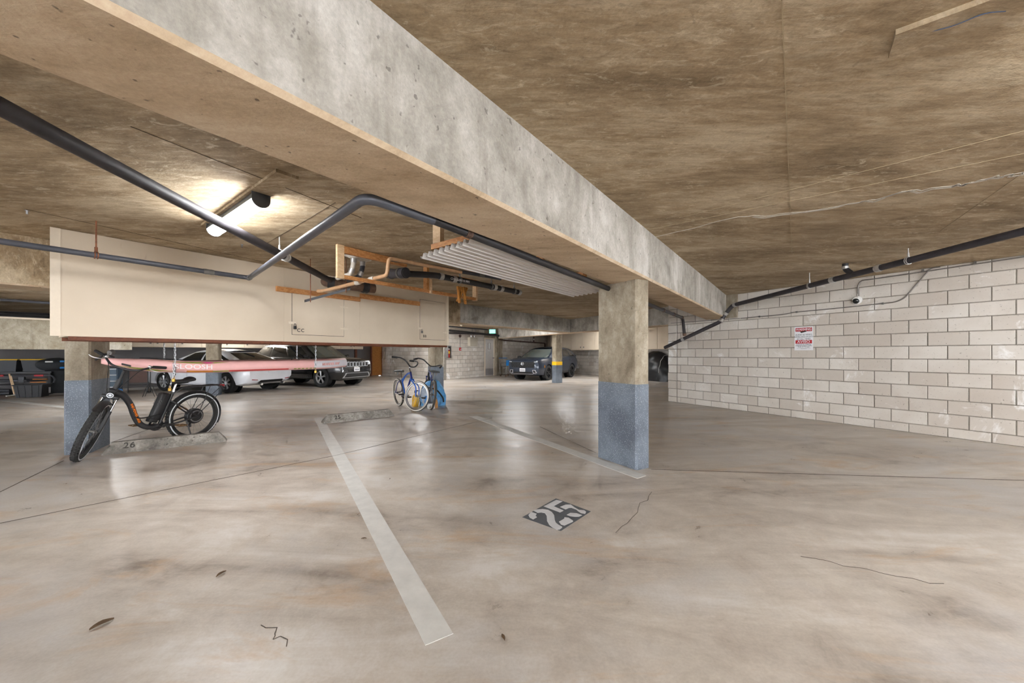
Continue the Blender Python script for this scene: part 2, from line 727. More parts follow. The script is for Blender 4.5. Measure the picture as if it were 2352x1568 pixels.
for a, b in ((C(1796, 0), C(1819, 580)), (C(1500, 525), C(2352, 352)), (C(2160, 530), C(2352, 395)), (C(300, 290), C(830, 500)), (C(60, 480), C(600, 600)), (C(610, 560), C(770, 465)), (C(1560, 500), C(2352, 300))):
    ceil_strip([a, b], 0.0018, 'form_board_joint', 'seam_light' if a.x > 0 else 'crack_dark')
random.seed(21)
_pts = [C(1500, 545), C(1690, 500), C(1815, 490), C(1950, 470), C(2075, 440), C(2200, 425), C(2290, 405), C(2400, 392)]
_fine = []
for a, b in zip(_pts[:-1], _pts[1:]):
    for i in range(6):
        _fine.append(a.lerp(b, i / 6) + V((random.uniform(-.03, .03), random.uniform(-.03, .03), 0)))
ceil_strip(_fine, 0.006, 'lime_seam', 'plaster_white')
ceil_strip([p + V((random.uniform(-.04, .04), random.uniform(.01, .05), 0)) for p in _fine[8:]], 0.011, 'lime_seam', 'plaster_white')


concrete('beam_under_bounce', rgb(168, 146, 118), rgb(204, 182, 154), rgb(222, 204, 178), 1.0, (0.6, 1.6, 1), -0.65, bump=0.3, pits=0.6)  # warm floor bounce put into the colour of the beam undersides


def beam(p0, length, d, back, label, z0=BEAM_LOW, z1=CEIL, mat='beam_concrete', name='beam', under='beam_under_bounce'):
    """box whose visible face starts at p0, runs along d and is back thick"""
    p0, d, back = V(p0), V(d), V(back)
    m = MB()
    c = 0.018
    s = back.length
    bn = back.normalized()
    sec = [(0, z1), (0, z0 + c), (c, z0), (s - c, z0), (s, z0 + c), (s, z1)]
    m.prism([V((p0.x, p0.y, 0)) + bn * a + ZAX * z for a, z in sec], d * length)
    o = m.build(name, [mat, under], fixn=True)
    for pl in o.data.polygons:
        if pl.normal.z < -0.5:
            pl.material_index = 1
    prop(o, label, 'beam', kind='structure')
    return o


# the big skewed beam: its right face passes through these two points
BR = V((4.67, 8.19, 0))
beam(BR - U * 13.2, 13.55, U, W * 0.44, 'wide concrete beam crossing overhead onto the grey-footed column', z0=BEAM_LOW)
# beam behind the long cream locker, carried by the column beside the black bicycle
LK = G(116, 520, CEIL)            # top front left corner of the long locker
LK.z = 0
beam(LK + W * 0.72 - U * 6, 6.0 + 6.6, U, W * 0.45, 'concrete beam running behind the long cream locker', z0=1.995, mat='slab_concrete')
# far beam seen past the right end of the locker, and the beam along D2 that it meets
B2a = G(1031, 693, CEIL)
B2b = G(1310, 733, CEIL)
dB2 = (B2b - B2a).normalized()
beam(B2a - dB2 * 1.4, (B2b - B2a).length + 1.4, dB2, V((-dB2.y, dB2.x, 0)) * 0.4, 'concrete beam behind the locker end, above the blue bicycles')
B3 = V((2.28, 14.14, 0))
B3e = V((4.62, 9.9, 0))
dB3 = (B3 - B3e).normalized()
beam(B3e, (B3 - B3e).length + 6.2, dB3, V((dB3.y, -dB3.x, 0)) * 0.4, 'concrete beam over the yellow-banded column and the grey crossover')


# ------------------------------------------------------------------ block walls
def block_wall(name, p0, p1, label, first=0.14, top=CEIL, off=0.0, thick=0.2, face=None, skip=None, cat='wall', mat='block_face', mortar='mortar', stack=False):
    """running-bond wall from p0 to p1; face is the side the blocks show on. Every block is a part."""
    p0, p1 = V(p0), V(p1)
    p0.z = p1.z = 0
    d = (p1 - p0).normalized()
    L = (p1 - p0).length
    n = V((d.y, -d.x, 0))
    if face is not None and n.dot(V(face) - p0) < 0:
        n = -n
    wall = MB()
    wall.obox(V((0, 0.012, 0)), (L, 0, 0), (0, thick - 0.012, 0), (0, 0, top))
    o = wall.build(name, mortar)
    # local axes: x along the wall, y into the wall (away from the face)
    o.matrix_basis = Matrix((
        (d.x, -n.x, 0, p0.x), (d.y, -n.y, 0, p0.y), (0, 0, 1, 0), (0, 0, 0, 1)))
    prop(o, label, cat, kind='structure')
    cache = {}
    j = 0.010
    rows = []
    z = first
    if first > 0.02:
        rows.append((0.0, first))
    while z < top - 0.02:
        rows.append((z, min(z + 0.2032, top)))
        z += 0.2032
    rnd = random.Random(name)
    for r, (z0, z1) in enumerate(rows):
        x = 0.0 if stack else -((off + (0.2032 if r % 2 else 0.0)) % 0.4064)
        while x < L:
            a, b = max(x, 0), min(x + 0.4064, L)
            x += 0.4064
            if b - a < 0.03:
                continue
            if skip and skip(a, b, z0, z1):
                continue
            key = (round(b - a, 3), round(z1 - z0, 3))
            me = cache.get(key)
            if me is None:
                w, h = (b - a) - j, (z1 - z0) - j
                c = 0.006
                vs = [(-w / 2, 0.02, -h / 2), (w / 2, 0.02, -h / 2), (w / 2, 0.02, h / 2), (-w / 2, 0.02, h / 2),
                      (-w / 2, c, -h / 2), (w / 2, c, -h / 2), (w / 2, c, h / 2), (-w / 2, c, h / 2),
                      (-w / 2 + c, 0, -h / 2 + c), (w / 2 - c, 0, -h / 2 + c), (w / 2 - c, 0, h / 2 - c), (-w / 2 + c, 0, h / 2 - c)]
                fs = []
                for q in (0, 4):
                    for i in range(4):
                        fs.append((q + i, q + (i + 1) % 4, q + 4 + (i + 1) % 4, q + 4 + i))
                fs.append((8, 9, 10, 11))
                me = bpy.data.meshes.new('block')
                me.from_pydata(vs, [], fs)
                me.materials.append(MATS[mat])
                cache[key] = me
            bo = bpy.data.objects.new('block', me)
            COL.objects.link(bo)
            bo.parent = o
            bo.location = ((a + b) / 2 + rnd.uniform(-.0015, .0015), rnd.uniform(-.003, .002) * (6 if stack else 1), (z0 + z1) / 2)
            bo.rotation_euler = (0, rnd.uniform(-.003, .003), rnd.uniform(-.004, .004))
    return o


WO = V((4.555, 8.893, 0))                     # wall point where joint 0 sits
WD = V((0.492, -0.8706, 0))                   # along the wall towards the viewer


def on_wall(px, py, out=0.0):
    """spot on the right block wall, moved out of its face"""
    k = (px - CXP) / F
    t = (k * WO.y - WO.x) / (WD.x - k * WD.y)
    p = WO + WD * t
    q = P(px, py, p.y)
    return q - D1 * out


WEND = WO - WD * 0.71
WEND2 = WO - WD * 0.968
WALL_R = block_wall('wall_right', WEND, WO + WD * 5.9, 'grey concrete block wall with the red and white warning sign', first=0.14, off=(0.4064 - 0.71) % 0.4064 + 0.2032, face=(0, 0, 0))
o = block_wall('wall_return', WEND2 - D1 * 0.012, WEND - D1 * 0.012, 'rough lime-stained block pier ending the right wall', first=0.14, face=(0, 0, 0), thick=0.2, stack=True)
# plaster smear and pilaster where the big beam meets the wall
m = MB()
m.obox(on_wall(1668, 800, 0.001) * V((1, 1, 0)) + ZAX * BEAM_LOW, WD * 0.26, -D1 * 0.05, ZAX * (CEIL - BEAM_LOW))
o = m.build('beam_bearing', 'column_concrete')
prop(o, 'dark concrete bearing block between beam end and block wall', 'bearing block', kind='structure')

# far block walls round the service corner
FW1a, FW1b = G(877, 862), G(1019, 872.5)
FW2b = V((-0.62, 21.9, 0))
dW2 = (FW2b - FW1b).normalized()
block_wall('wall_back', FW1a, FW1b, 'grey block wall behind the blue bicycles', face=(0, 0, 0), thick=0.15)
_dpos = (G(1103, 863.5) - FW1b).dot(dW2)
_dend = _dpos + 0.92
block_wall('wall_service', FW1b, FW1b + dW2 * (_dpos - 0.06), 'block wall with the red alarm pull and grey junction box', face=(0, 0, 0), thick=0.15)
m = MB()
m.obox(FW1b + dW2 * (_dpos - 0.06) + ZAX * 2.12, dW2 * 1.1, V((-dW2.y, dW2.x, 0)) * 0.15, ZAX * (CEIL - 2.12))
o = m.build('lintel', 'column_concrete')
prop(o, 'dark concrete lintel over the grey service door', 'lintel', kind='structure')
_pil = FW1b + dW2 * (_dend + 0.06)
m = MB()
m.obox(_pil - V((-dW2.y, dW2.x, 0)) * 0.12, dW2 * 0.62, V((-dW2.y, dW2.x, 0)) * 0.3, ZAX * CEIL)
o = m.build('pilaster', 'column_concrete')
prop(o, 'stained concrete pilaster to one side of the grey service door', 'pilaster', kind='structure')
_w3 = _pil + dW2 * 0.62
FW3b = _w3 + dW2 * 6.6
block_wall('wall_far', _w3, FW3b, 'far block wall behind the grey crossover with brown pipes on it', face=(0, 0, 0), thick=0.15)
# wall under the far right lockers
FRL = V((6.57, 16.0, 0))
RW0 = FRL + D1 * 1.05 - D2 * 5.5
block_wall('wall_storage', RW0, RW0 + D2 * 14.8, 'block wall under the cream lockers behind the grey crossover', face=(0, 0, 0), thick=0.15)
# long wall behind the white saloon and the black sport utility car
BW0 = V((-14.4, 13.88, 0))
BWa = BW0 - U * 13.0
BWend = FW1a - U * 0.62
m = MB()
m.obox(BWa, BWend - BWa - U * 1.0, W * 0.2, ZAX * CEIL)
plain('grey_wall_paint', rgb(104, 102, 103), 0.85, spread=0.12, scale=1.2)
o = m.build('wall_left', 'grey_wall_paint')
prop(o, 'grey rendered wall behind the white saloon', 'wall', kind='structure')
m = MB()
m.obox(BWend - U * 1.0 + W * 0.9, U * 2.0, W * 0.15, ZAX * CEIL)
m.obox(BWend - U * 1.0, W * 0.9, U * 0.12, ZAX * CEIL)
o = m.build('wall_recess', 'grey_wall_paint')
prop(o, 'dark recess wall beside the orange wooden door', 'wall', kind='structure')


# ------------------------------------------------------------------ columns
def column(corner, a, b, label, paint=0.91, band=None, top=2.04, ch=0.02):
    """corner: the near vertical edge; a, b: edge vectors of the two visible faces"""
    corner, a, b = V(corner), V(a), V(b)
    corner.z = 0

    def outline(g):
        u, v = a.normalized(), b.normalized()
        la, lb = a.length, b.length
        q = []
        for (x, y, sx, sy) in ((0, 0, 1, 1), (la, 0, -1, 1), (la, lb, -1, -1), (0, lb, 1, -1)):
            x0, y0 = x - sx * g, y - sy * g
            pts = [corner + u * (x0 + sx * ch) + v * y0, corner + u * x0 + v * (y0 + sy * ch)]
            if (x, y) in ((0, 0), (la, lb)):
                pts = pts[::-1]
            q += pts
        return q
    t = thing('column', label, 'column', corner, kind='structure')
    m = MB()
    m.prism([p + ZAX * 0.0 for p in outline(0)], ZAX * top)
    m.build('shaft', 'column_concrete', t, world=True, fixn=True)
    m = MB()
    m.prism([p + ZAX * 0.001 for p in outline(0.003)], ZAX * paint)
    m.build('painted_foot', 'speckled_paint', t, world=True, fixn=True)
    if band:
        m = MB()
        m.prism([p + ZAX * band[0] for p in outline(0.005)], ZAX * (band[1] - band[0]))
        m.build('yellow_stripe', 'yellow_band', t, world=True, fixn=True)
    return t


KR = G(1462, 1080)
column(KR, D2 * 0.6, D1 * 0.2, 'concrete column with speckled grey foot under the wide beam')
KL = G(208, 1040)
column(KL, -D1 * 0.23, D2 * 0.55, 'concrete column with blue-grey foot beside the black electric bicycle', top=2.0)
K3 = V((-1.94, 9.4, 0))
column(K3, D2 * 0.6, D1 * 0.23, 'concrete column behind the blue bicycles and blue tarpaulin')
K4 = G(1277, 879.5)
column(K4, D2 * 0.3, D1 * 0.34, 'slim concrete column with a yellow stripe in front of the crossover', paint=0.76, band=(0.755, 0.905))
K5 = G(502, 908)
column(K5, -D1 * 0.3, D2 * 0.5, 'wide concrete column in front of the white saloon', top=2.55)


# ------------------------------------------------------------------ doors
def wall_frame(p, d, face_to):
    d = V(d).normalized()
    n = V((d.y, -d.x, 0))
    if n.dot(V(face_to) - V(p)) < 0:
        n = -n
    return d, n


plain('steel_door_paint', rgb(206, 201, 197), 0.7, spread=0.05)
plain('kick_plate', rgb(168, 166, 168), 0.45, 0.4, spread=0.1)
dd, dn = wall_frame(FW1b, dW2, (0, 0, 0))
dp = FW1b + dW2 * _dpos
t = thing('door_1', 'grey steel service door with a small window and kick plate', 'door', dp, kind='structure')
m = MB()
m.obox(dp + dW2 * 0.02 - dn * 0.02, dW2 * 0.84, -dn * 0.045, ZAX * 2.05)
m.build('leaf', 'steel_door_paint', t, world=True)
m = MB()
m.obox(dp - dW2 * 0.05 + dn * 0.02, dW2 * 0.06, -dn * 0.14, ZAX * 2.12)
m.obox(dp + dW2 * 0.87 + dn * 0.02, dW2 * 0.07, -dn * 0.14, ZAX * 2.12)
m.obox(dp + dW2 * 0.01 + dn * 0.02 + ZAX * 2.055, dW2 * 0.86, -dn * 0.14, ZAX * 0.065)
m.build('door_frame', 'cream_edge', t, world=True)
m = MB()
m.obox(dp + dW2 * 0.04 - dn * 0.018 + ZAX * 0.05, dW2 * 0.8, dn * 0.004, ZAX * 0.36)
m.build('kick_plate', 'kick_plate', t, world=True)
m = MB()
m.obox(dp + dW2 * 0.34 - dn * 0.019 + ZAX * 1.52, dW2 * 0.16, dn * 0.004, ZAX * 0.3)
m.build('window_pane', 'white_plastic', t, world=True)
m = MB()
for q in (0.31, 0.5):
    m.obox(dp + dW2 * q - dn * 0.019 + ZAX * 1.49, dW2 * 0.03, dn * 0.008, ZAX * 0.36)
m.build('pane_frame', 'dull_steel', t, world=True)
m = MB()
m.obox(dp + dW2 * 0.32 - dn * 0.019 + ZAX * 1.38, dW2 * 0.2, dn * 0.004, ZAX * 0.05)
m.build('notice_plate', 'white_plastic', t, world=True)
m = MB()
m.lathe([(0.0, 0), (0.03, 0.0), (0.03, 0.012), (0.012, 0.02), (0.012, 0.05), (0.03, 0.06), (0.028, 0.085), (0.0, 0.09)], dp + dW2 * 0.79 - dn * 0.02 + ZAX * 1.0, dn, 14)
m.build('door_knob', 'dull_steel', t, world=True, smooth=True)

t = thing('door_2', 'orange-brown wooden door at the far end behind the black car', 'door', BWend, kind='structure')
m = MB()
m.obox(BWend + ZAX * 0.03, U * 0.6, W * 0.045, ZAX * 2.05)
m.build('leaf', 'door_timber', t, world=True)
m = MB()
m.obox(BWend + U * 0.6 - W * 0.03, U * 0.06, W * 0.1, ZAX * 2.12)
m.obox(BWend - U * 0.06 - W * 0.03, U * 0.06, W * 0.1, ZAX * 2.12)
m.obox(BWend - U * 0.06 - W * 0.03 + ZAX * 2.09, U * 0.72, W * 0.1, ZAX * 0.05)
m.build('door_frame', 'dark_timber', t, world=True)
m = MB()
m.lathe([(0, 0), (0.025, 0), (0.012, 0.015), (0.012, 0.04), (0.03, 0.05), (0.03, 0.075), (0, 0.085)], BWend + U * 0.52 + ZAX * 1.0, -W, 12)
m.build('door_knob', 'brass', t, world=True, smooth=True)

# hanging concrete wall on the far left, above the stored goods
HP = V((-11.7, 8.5, 0))
m = MB()
m.obox(HP - U * 8.0 + ZAX * 1.345, U * 10.15, W * 0.9, ZAX * 0.71)
o = m.build('wall_hanging', 'stained_concrete')
prop(o, 'pale stained concrete wall hanging above the stored boxes', 'wall', kind='structure')
m = MB()
m.obox(HP - U * 8.0 + ZAX * 2.05 - W * 0.03, U * 10.15, W * 0.96, ZAX * 0.04)
o = m.build('ledge', 'cream_edge')
prop(o, 'thin pale ledge capping the hanging concrete wall', 'ledge', kind='structure')
# ================================================================== ceiling lights
def tube_light(c, d, label, board=(0.75, 1.1), lamp=1.22):
    """tube fitting on a board under the slab; c: centre, d: direction"""
    d = V(d).normalized()
    c = V((c[0], c[1], 0))
    s = V((-d.y, d.x, 0))
    R = Matrix((d, s, ZAX)).transposed()
    t = thing('tube_light', label, 'ceiling light', (c.x, c.y, CEIL), R, group='tube lights under the slab')
    m = MB()
    m.obox((-board[0], -0.075, -0.022), (board[0] + board[1], 0, 0), (0, 0.15, 0), (0, 0, 0.022))
    m.build('mounting_board', 'slab_concrete', t)
    h = lamp / 2
    m = MB()
    sec = [(-0.05, -0.022), (-0.062, -0.075), (0.062, -0.075), (0.05, -0.022)]
    m.prism([V((-h, y, z)) for y, z in sec], (lamp, 0, 0))
    m.build('housing', 'fixture_grey', t, fixn=True)
    m = MB()
    arc = [(0.06 * math.cos(a), -0.075 - 0.055 * math.sin(a)) for a in [PI * i / 10 for i in range(11)]]
    m.prism([V((-h + 0.012, y, z)) for y, z in arc], (lamp - 0.024, 0, 0))
    m.build('diffuser', 'tube_glow', t, fixn=True, smooth=50)
    for x in (-h, h - 0.014):
        m = MB()
        arc2 = [(0.066 * math.cos(a), -0.07 - 0.066 * math.sin(a)) for a in [PI * i / 10 for i in range(11)]] + [(-0.066, -0.022), (0.066, -0.022)]
        m.prism([V((x, y, z)) for y, z in arc2], (0.014, 0, 0))
        m.build('end_cap', 'fixture_grey', t, fixn=True)
    return t


tube_light((-2.5, 3.37), -W, 'lit tube light on the ceiling above the crossing pipe')
tube_light((2.55, 0.84), -W, 'lit tube light beyond the bare ceiling board', board=(1.2, 0.8))
for x, y, lab in ((-9.3, 8.6, 'added fill tube light hidden behind the long cream locker near the stored boxes'),  # all in this list: unseen fill fittings, added to light the garage
                  (-10.9, 14.6, 'added fill tube light above the white saloon behind the locker'),
                  (-3.9, 10.2, 'added fill tube light between the locker and the black car'),
                  (-3.4, 14.6, 'added fill tube light over the bay beside the blue bicycles'),
                  (0.2, 15.0, 'added fill tube light behind the far beam near the service door'),
                  (4.6, 18.2, 'added fill tube light over the rear of the grey crossover'),
                  (2.35, 16.9, 'added fill tube light above the crossover bonnet behind the beam'),  # this and the next added to brighten the crossover and far walls
                  (-3.6, 17.0, 'added fill tube light near the service wall behind the locker end'),
                  (-2.2, -1.6, 'added fill tube light on the ceiling behind the viewer'),
                  (3.2, -3.2, 'added fill tube light over the driving aisle behind the viewer'),
                  (6.3, 2.2, 'added fill tube light over the aisle beside the block wall'),  # aisle pair added out of view to brighten the block wall
                  (5.4, -2.6, 'added fill tube light further back along the block wall aisle'),
                  (-7.5, 0.6, 'added fill tube light over the empty bays beside the viewer')):
    tube_light((x, y), -W, lab)
# ================================================================== lockers
LKe = G(1030, 680, CEIL)
LKL = (LKe - G(116, 520, CEIL)).length
UL = (LKe - G(116, 520, CEIL)).normalized()      # the locker's own run
WL = V((-UL.y, UL.x, 0))
LOW = 1.425


def on_locker(px, py, out=0.0):
    k = (px - CXP) / F
    t = (k * LK.y - LK.x) / (UL.x - k * UL.y)
    p = LK + UL * t
    return P(px, py, p.y) - WL * out


def lt(px):
    k = (px - CXP) / F
    return (k * LK.y - LK.x) / (UL.x - k * UL.y)


t = thing('storage_locker', 'long cream plywood locker hanging from the ceiling with doors CC and BB', 'locker', LK + ZAX * LOW)
m = MB()
m.obox(LK + ZAX * LOW + WL * 0.02 + UL * 0.1, UL * (LKL - 0.1), WL * 0.62, ZAX * (CEIL - 0.004 - LOW))
m.build('carcass', 'cream_paint', t, world=True)
cuts = [0.0, lt(652), lt(826), lt(958), LKL]
for a, b in zip(cuts[:-1], cuts[1:]):
    m = MB()
    m.obox(LK + UL * (a + 0.001) + ZAX * LOW, UL * (b - a - 0.002), WL * 0.02, ZAX * (CEIL - 0.004 - LOW))
    m.build('front_sheet', 'cream_paint', t, world=True)
m = MB()
m.obox(LK - UL * 0.004 + ZAX * LOW - WL * 0.006, UL * 0.07, WL * 0.012, ZAX * (CEIL - 0.004 - LOW))
m.build('corner_trim', 'cream_edge', t, world=True)
m = MB()
m.obox(LK + UL * (LKL - 0.05) + ZAX * LOW - WL * 0.006, UL * 0.055, WL * 0.012, ZAX * (CEIL - 0.004 - LOW))
m.build('corner_trim', 'cream_edge', t, world=True)
m = MB()
m.obox(LK + ZAX * (LOW - 0.04) + WL * 0.02 + UL * 0.12, UL * (LKL - 0.14), WL * 0.04, ZAX * 0.04)
m.build('bottom_rail', 'dark_timber', t, world=True)
m = MB()
m.obox(LK + ZAX * (LOW - 0.04) + WL * 0.58 + UL * 0.12, UL * (LKL - 0.14), WL * 0.04, ZAX * 0.04)
m.build('bottom_rail', 'dark_timber', t, world=True)
for p0, p1, hh in (((633, 657), (825, 683), 0.075), ((826, 674.5), (962, 693), 0.085)):
    a, b = on_locker(*p0), on_locker(*p1)
    m = MB()
    tb = b - a
    m.obox(a - WL * 0.04 - ZAX * hh, tb, WL * 0.038, ZAX * hh)
    m.build('ledger_board', 'raw_timber', t, world=True)


def locker_door(x0, y0t, x1, y1b, word, hx):
    a, b = on_locker(x0, y0t), on_locker(x1, y1b)
    zt, zb = a.z, b.z
    s0, s1 = lt(x0), lt(x1)
    m = MB()
    m.obox(LK + UL * s0 - WL * 0.002 + ZAX * zb, UL * (s1 - s0), WL * 0.003, ZAX * (zt - zb))
    m.build('door_gap', 'stencil_black', t, world=True)
    g = 0.006
    m = MB()
    m.obox(LK + UL * (s0 + g) - WL * 0.006 + ZAX * (zb + g), UL * (s1 - s0 - 2 * g), WL * 0.006, ZAX * (zt - zb - 2 * g))
    d = m.build('door', 'cream_paint', t, world=True)
    for zz in (zb + (zt - zb) * 0.2, zb + (zt - zb) * 0.78):
        m = MB()
        m.obox(LK + UL * (s1 - 0.07) - WL * 0.01 + ZAX * zz, UL * 0.14, WL * 0.004, ZAX * 0.012)
        m.cyl(LK + UL * s1 - WL * 0.011 + ZAX * (zz - 0.02), LK + UL * s1 - WL * 0.011 + ZAX * (zz + 0.032), 0.006, seg=8)
        m.build('hinge', 'cream_edge', d, world=True)
    zz = zb + (zt - zb) * 0.24
    m = MB()
    m.obox(LK + UL * (s0 - 0.05) - WL * 0.012 + ZAX * (zz + 0.01), UL * 0.11, WL * 0.008, ZAX * 0.035)
    m.build('hasp', 'cream_edge', d, world=True)
    m = MB()
    c = LK + UL * (s0 + 0.035) - WL * 0.03 + ZAX * (zz - 0.045)
    m.box(c, (0.045, 0.022, 0.05), frame(UL), bev=0.006)
    arc = [c + UL * (0.016 * math.cos(q)) + ZAX * (0.03 + 0.03 * math.sin(q)) for q in [PI * i / 8 for i in range(9)]]
    m.tube([c + UL * 0.016 + ZAX * 0.02] + arc + [c - UL * 0.016 + ZAX * 0.02], 0.004, 6)
    m.build('padlock', hx, d, world=True)
    text('door_letters', word, 0.075, 'stencil_black', d, LK + UL * (s0 + 0.13) - WL * 0.007 + ZAX * (zb + 0.07), UL, ZAX, bold=0.001, xs=0.95, space=1.25)
    return d


locker_door(670, 672, 790, 773, 'CC', 'black_plastic')
locker_door(964, 687, 1022, 781.5, 'BB', 'dull_steel')


def locker_unit(p, d, n, w, depth, z0, label, group, letters=None, doors=2):
    """hanging cream cabinet: p front low corner, d along, n out of the front"""
    p, d, n = V(p), V(d).normalized(), V(n).normalized()
    p.z = z0
    t = thing('locker_unit', label, 'locker', p, group=group)
    m = MB()
    m.obox(p + d * 0.003 - n * 0.002, d * (w - 0.006), -n * depth, ZAX * (CEIL - 0.003 - z0))
    m.build('carcass', 'cream_paint', t, world=True)
    for i in range(doors):
        m = MB()
        m.obox(p + d * (w * i / doors + 0.008) + ZAX * 0.012, d * (w / doors - 0.014), n * 0.016, ZAX * (CEIL - z0 - 0.06))
        dr = m.build('door', 'cream_paint', t, world=True)
        m = MB()
        m.obox(p + d * (w * (i + (0.12 if i else 0.85)) / doors) + n * 0.016 + ZAX * 0.12, d * 0.05, n * 0.02, ZAX * 0.07)
        m.build('padlock', 'dull_steel', dr, world=True)
    return t


BL = V((-13.1, 12.9, 0))


def blt(px):
    k = (px - CXP) / F
    return (k * BL.y - BL.x) / (U.x - k * U.y)


for (a, b), lab in zip(((290, 463), (463, 604), (604, 782), (782, 834)),
                       ('cream wall locker left of the wide column, over the white saloon bonnet',
                        'cream wall locker seen over the white saloon roof',
                        'cream wall locker behind the black car roof rails',
                        'cream wall locker end unit beyond the black car windscreen')):
    ta, tb = blt(a), blt(b)
    locker_unit(BL + U * ta, U, -W, tb - ta, 1.35, 1.475, lab, 'wall lockers behind the white and black cars', doors=2 if tb - ta < 2 else 3)
for i, lab in enumerate(('far cream locker beside the block pier, above the black covered vehicle', 'far cream locker hidden behind the grey-footed column',
                         'far cream locker right of the crossover rear window', 'far cream locker above the crossover tail', 'far cream locker left of the yellow-striped column')):
    locker_unit(FRL + D2 * (-1.6 + i * 2.0), D2, -D1, 2.0, 0.9, 1.44, lab, 'lockers on the far right wall')


# ================================================================== pipes
def pipe(name, label, pts, r, mat, cat='pipe', bend=0.07, joints=(), jmat='clamp_steel', hangers=(), hmat='dull_steel', seg=14, jlen=0.05, jr=1.14):
    """joints: distances along the raw path for couplings; hangers: distances for rods up to the slab"""
    pts = [V(p) for p in pts]
    t = thing(name, label, cat, pts[0])
    MB().tube(rounded(pts, bend), r, seg).build('pipe_run', mat, t, world=True, smooth=50)

    def along(s):
        for a, b in zip(pts[:-1], pts[1:]):
            l = (b - a).length
            if s <= l:
                return a + (b - a).normalized() * s, (b - a).normalized()
            s -= l
        return pts[-1], (pts[-1] - pts[-2]).normalized()
    for s in joints:
        p, d = along(s)
        m = MB()
        m.tube([p - d * jlen, p - d * (jlen * 0.94), p + d * (jlen * 0.94), p + d * jlen], r * jr, seg)
        m.tube([p - d * jlen * 0.5 - d * 0.006, p - d * jlen * 0.5 + d * 0.006], r * (jr + 0.06), seg)
        m.tube([p + d * jlen * 0.5 - d * 0.006, p + d * jlen * 0.5 + d * 0.006], r * (jr + 0.06), seg)
        m.build('coupling', jmat, t, world=True, smooth=40)
    for s in hangers:
        p, d = along(s)
        sd = d.cross(ZAX).normalized()
        m = MB()
        loop = [p + (sd * math.cos(a) + ZAX * math.sin(a)) * (r * 1.12) for a in [2 * PI * i / 16 for i in range(16)]]
        m.tube([q + d * 0.01 for q in loop], 0.005, 6, closed=True)
        m.tube([q - d * 0.01 for q in loop], 0.005, 6, closed=True)
        m.cyl(p + ZAX * r * 1.1, V((p.x, p.y, CEIL)), 0.006, seg=8)
        m.cyl(p + ZAX * (r * 1.1), p + ZAX * (r * 1.1 + 0.05), 0.012, seg=8)
        m.build('hanger', hmat, t, world=True)
    return t


# thick drain from the upper left towards the traps
PA0, PA1 = V((-2.02, -0.9, 2.36)), V((-2.79, 5.75, 2.36))
pipe('drain_pipe', 'thick black drain pipe crossing under the lit tube light', [PA0, PA1], 0.043, 'pipe_dark', joints=(5.25,), hangers=(5.12, 1.2), hmat='clamp_steel')
# second drain along the locker, then across to the beam and along it
hB = 2.21
e0, e1 = G(-90, 540.5, hB), G(572, 638, hB)
e0 = e0 - (e1 - e0).normalized() * 4.0
bl0 = V((0.897, 3.96, 0)) + W * 0.045       # beside the beam's lower left edge


def beside_beam(tt, z):
    p = bl0 + U * tt
    return V((p.x, p.y, z))


e2 = beside_beam(-2.64, 2.035)
e3 = beside_beam(3.95, 1.925)
_L1 = (e1 - e0).length
pipe('drain_pipe', 'dark bent drain pipe running past the cream locker to the wide beam', [e0, e1, e2, beside_beam(-2.2, 2.04)], 0.0275, 'pipe_grey', bend=0.1,
     joints=(_L1 - 0.42, _L1 + 0.03), jmat='dull_steel', hangers=(_L1 - 1.32,), hmat='rust_steel')
pipe('drain_pipe', 'black drain pipe hugging the wide beam down to the block wall', [beside_beam(-2.25, 2.045), e3, V((e3.x + 0.10, e3.y + 0.14, 1.615))], 0.0275, 'pipe_black', bend=0.06,
     joints=(0.35, 4.9, 5.55, 6.15, 6.55), jmat='pipe_rust', jlen=0.025)
# drain on the right wall
r0, r1 = V((5.06, 3.1, 2.462)), V((4.66, 7.88, 2.262))
_X = (r0 - r1).length * 0.75
r2 = V((4.56, 8.02, 2.06))
r3 = V((4.475, 8.0, 1.93))
r4 = P(1527, 798, 9.25)
pipe('drain_pipe', 'dark drain pipe sloping along the top of the block wall', [r0 + (r0 - r1) * 0.75, r1, r2, r3, r4], 0.04, 'pipe_dark', bend=0.08,
     joints=tuple(_X + q for q in (1.9, 2.55, 4.72, 5.02, 5.2, 6.2)), jmat='clamp_steel', hangers=(1.2, _X + 1.55, _X + 2.95), hmat='clamp_steel', jlen=0.035)
rv = r0.lerp(r1, 2.28 / (r1 - r0).length)
pipe('branch_pipe', 'short black pipe dropping from the ceiling into the wall drain', [V((rv.x - 0.02, rv.y + 0.06, CEIL)), V((rv.x - 0.02, rv.y + 0.06, 2.47)), rv + V((0, -0.02, 0.02))], 0.036, 'pipe_black', bend=0.05, joints=(0.06,), jlen=0.02)
for i, (lab, px0) in enumerate((('thin pipe running above the hanging concrete wall', 688), ('thick black pipe above the hanging concrete wall', 719))):
    z = 2.42 - 0.13 * i
    q = G(0, px0, z)
    pipe('service_pipe', lab, [q - U * 3.0, q + U * 6.0], (0.03, 0.05)[i], ('pipe_grey', 'pipe_black')[i])


# ------------------------------------------------------------------ traps and the timber guard frame
f0 = G(775, 560, CEIL)
f0.z = 0
FZ = 2.15
FL = 2.42
t = thing('timber_guard', 'open guard of raw timber studs hung round the ceiling pipes', 'timber guard', f0 + ZAX * FZ)


def stick(a, b, wdt, hgt, name, mat, par, side=W):
    """timber of section wdt x hgt from a to b (a, b on the low outer edge)"""
    a, b = V(a), V(b)
    d = (b - a).normalized()
    if abs(d.z) > 0.9:
        m = MB().obox(a, b - a, U * wdt, W * hgt)
    else:
        m = MB().obox(a, b - a, W * wdt, ZAX * hgt)
    return m.build(name, mat, par, world=True)


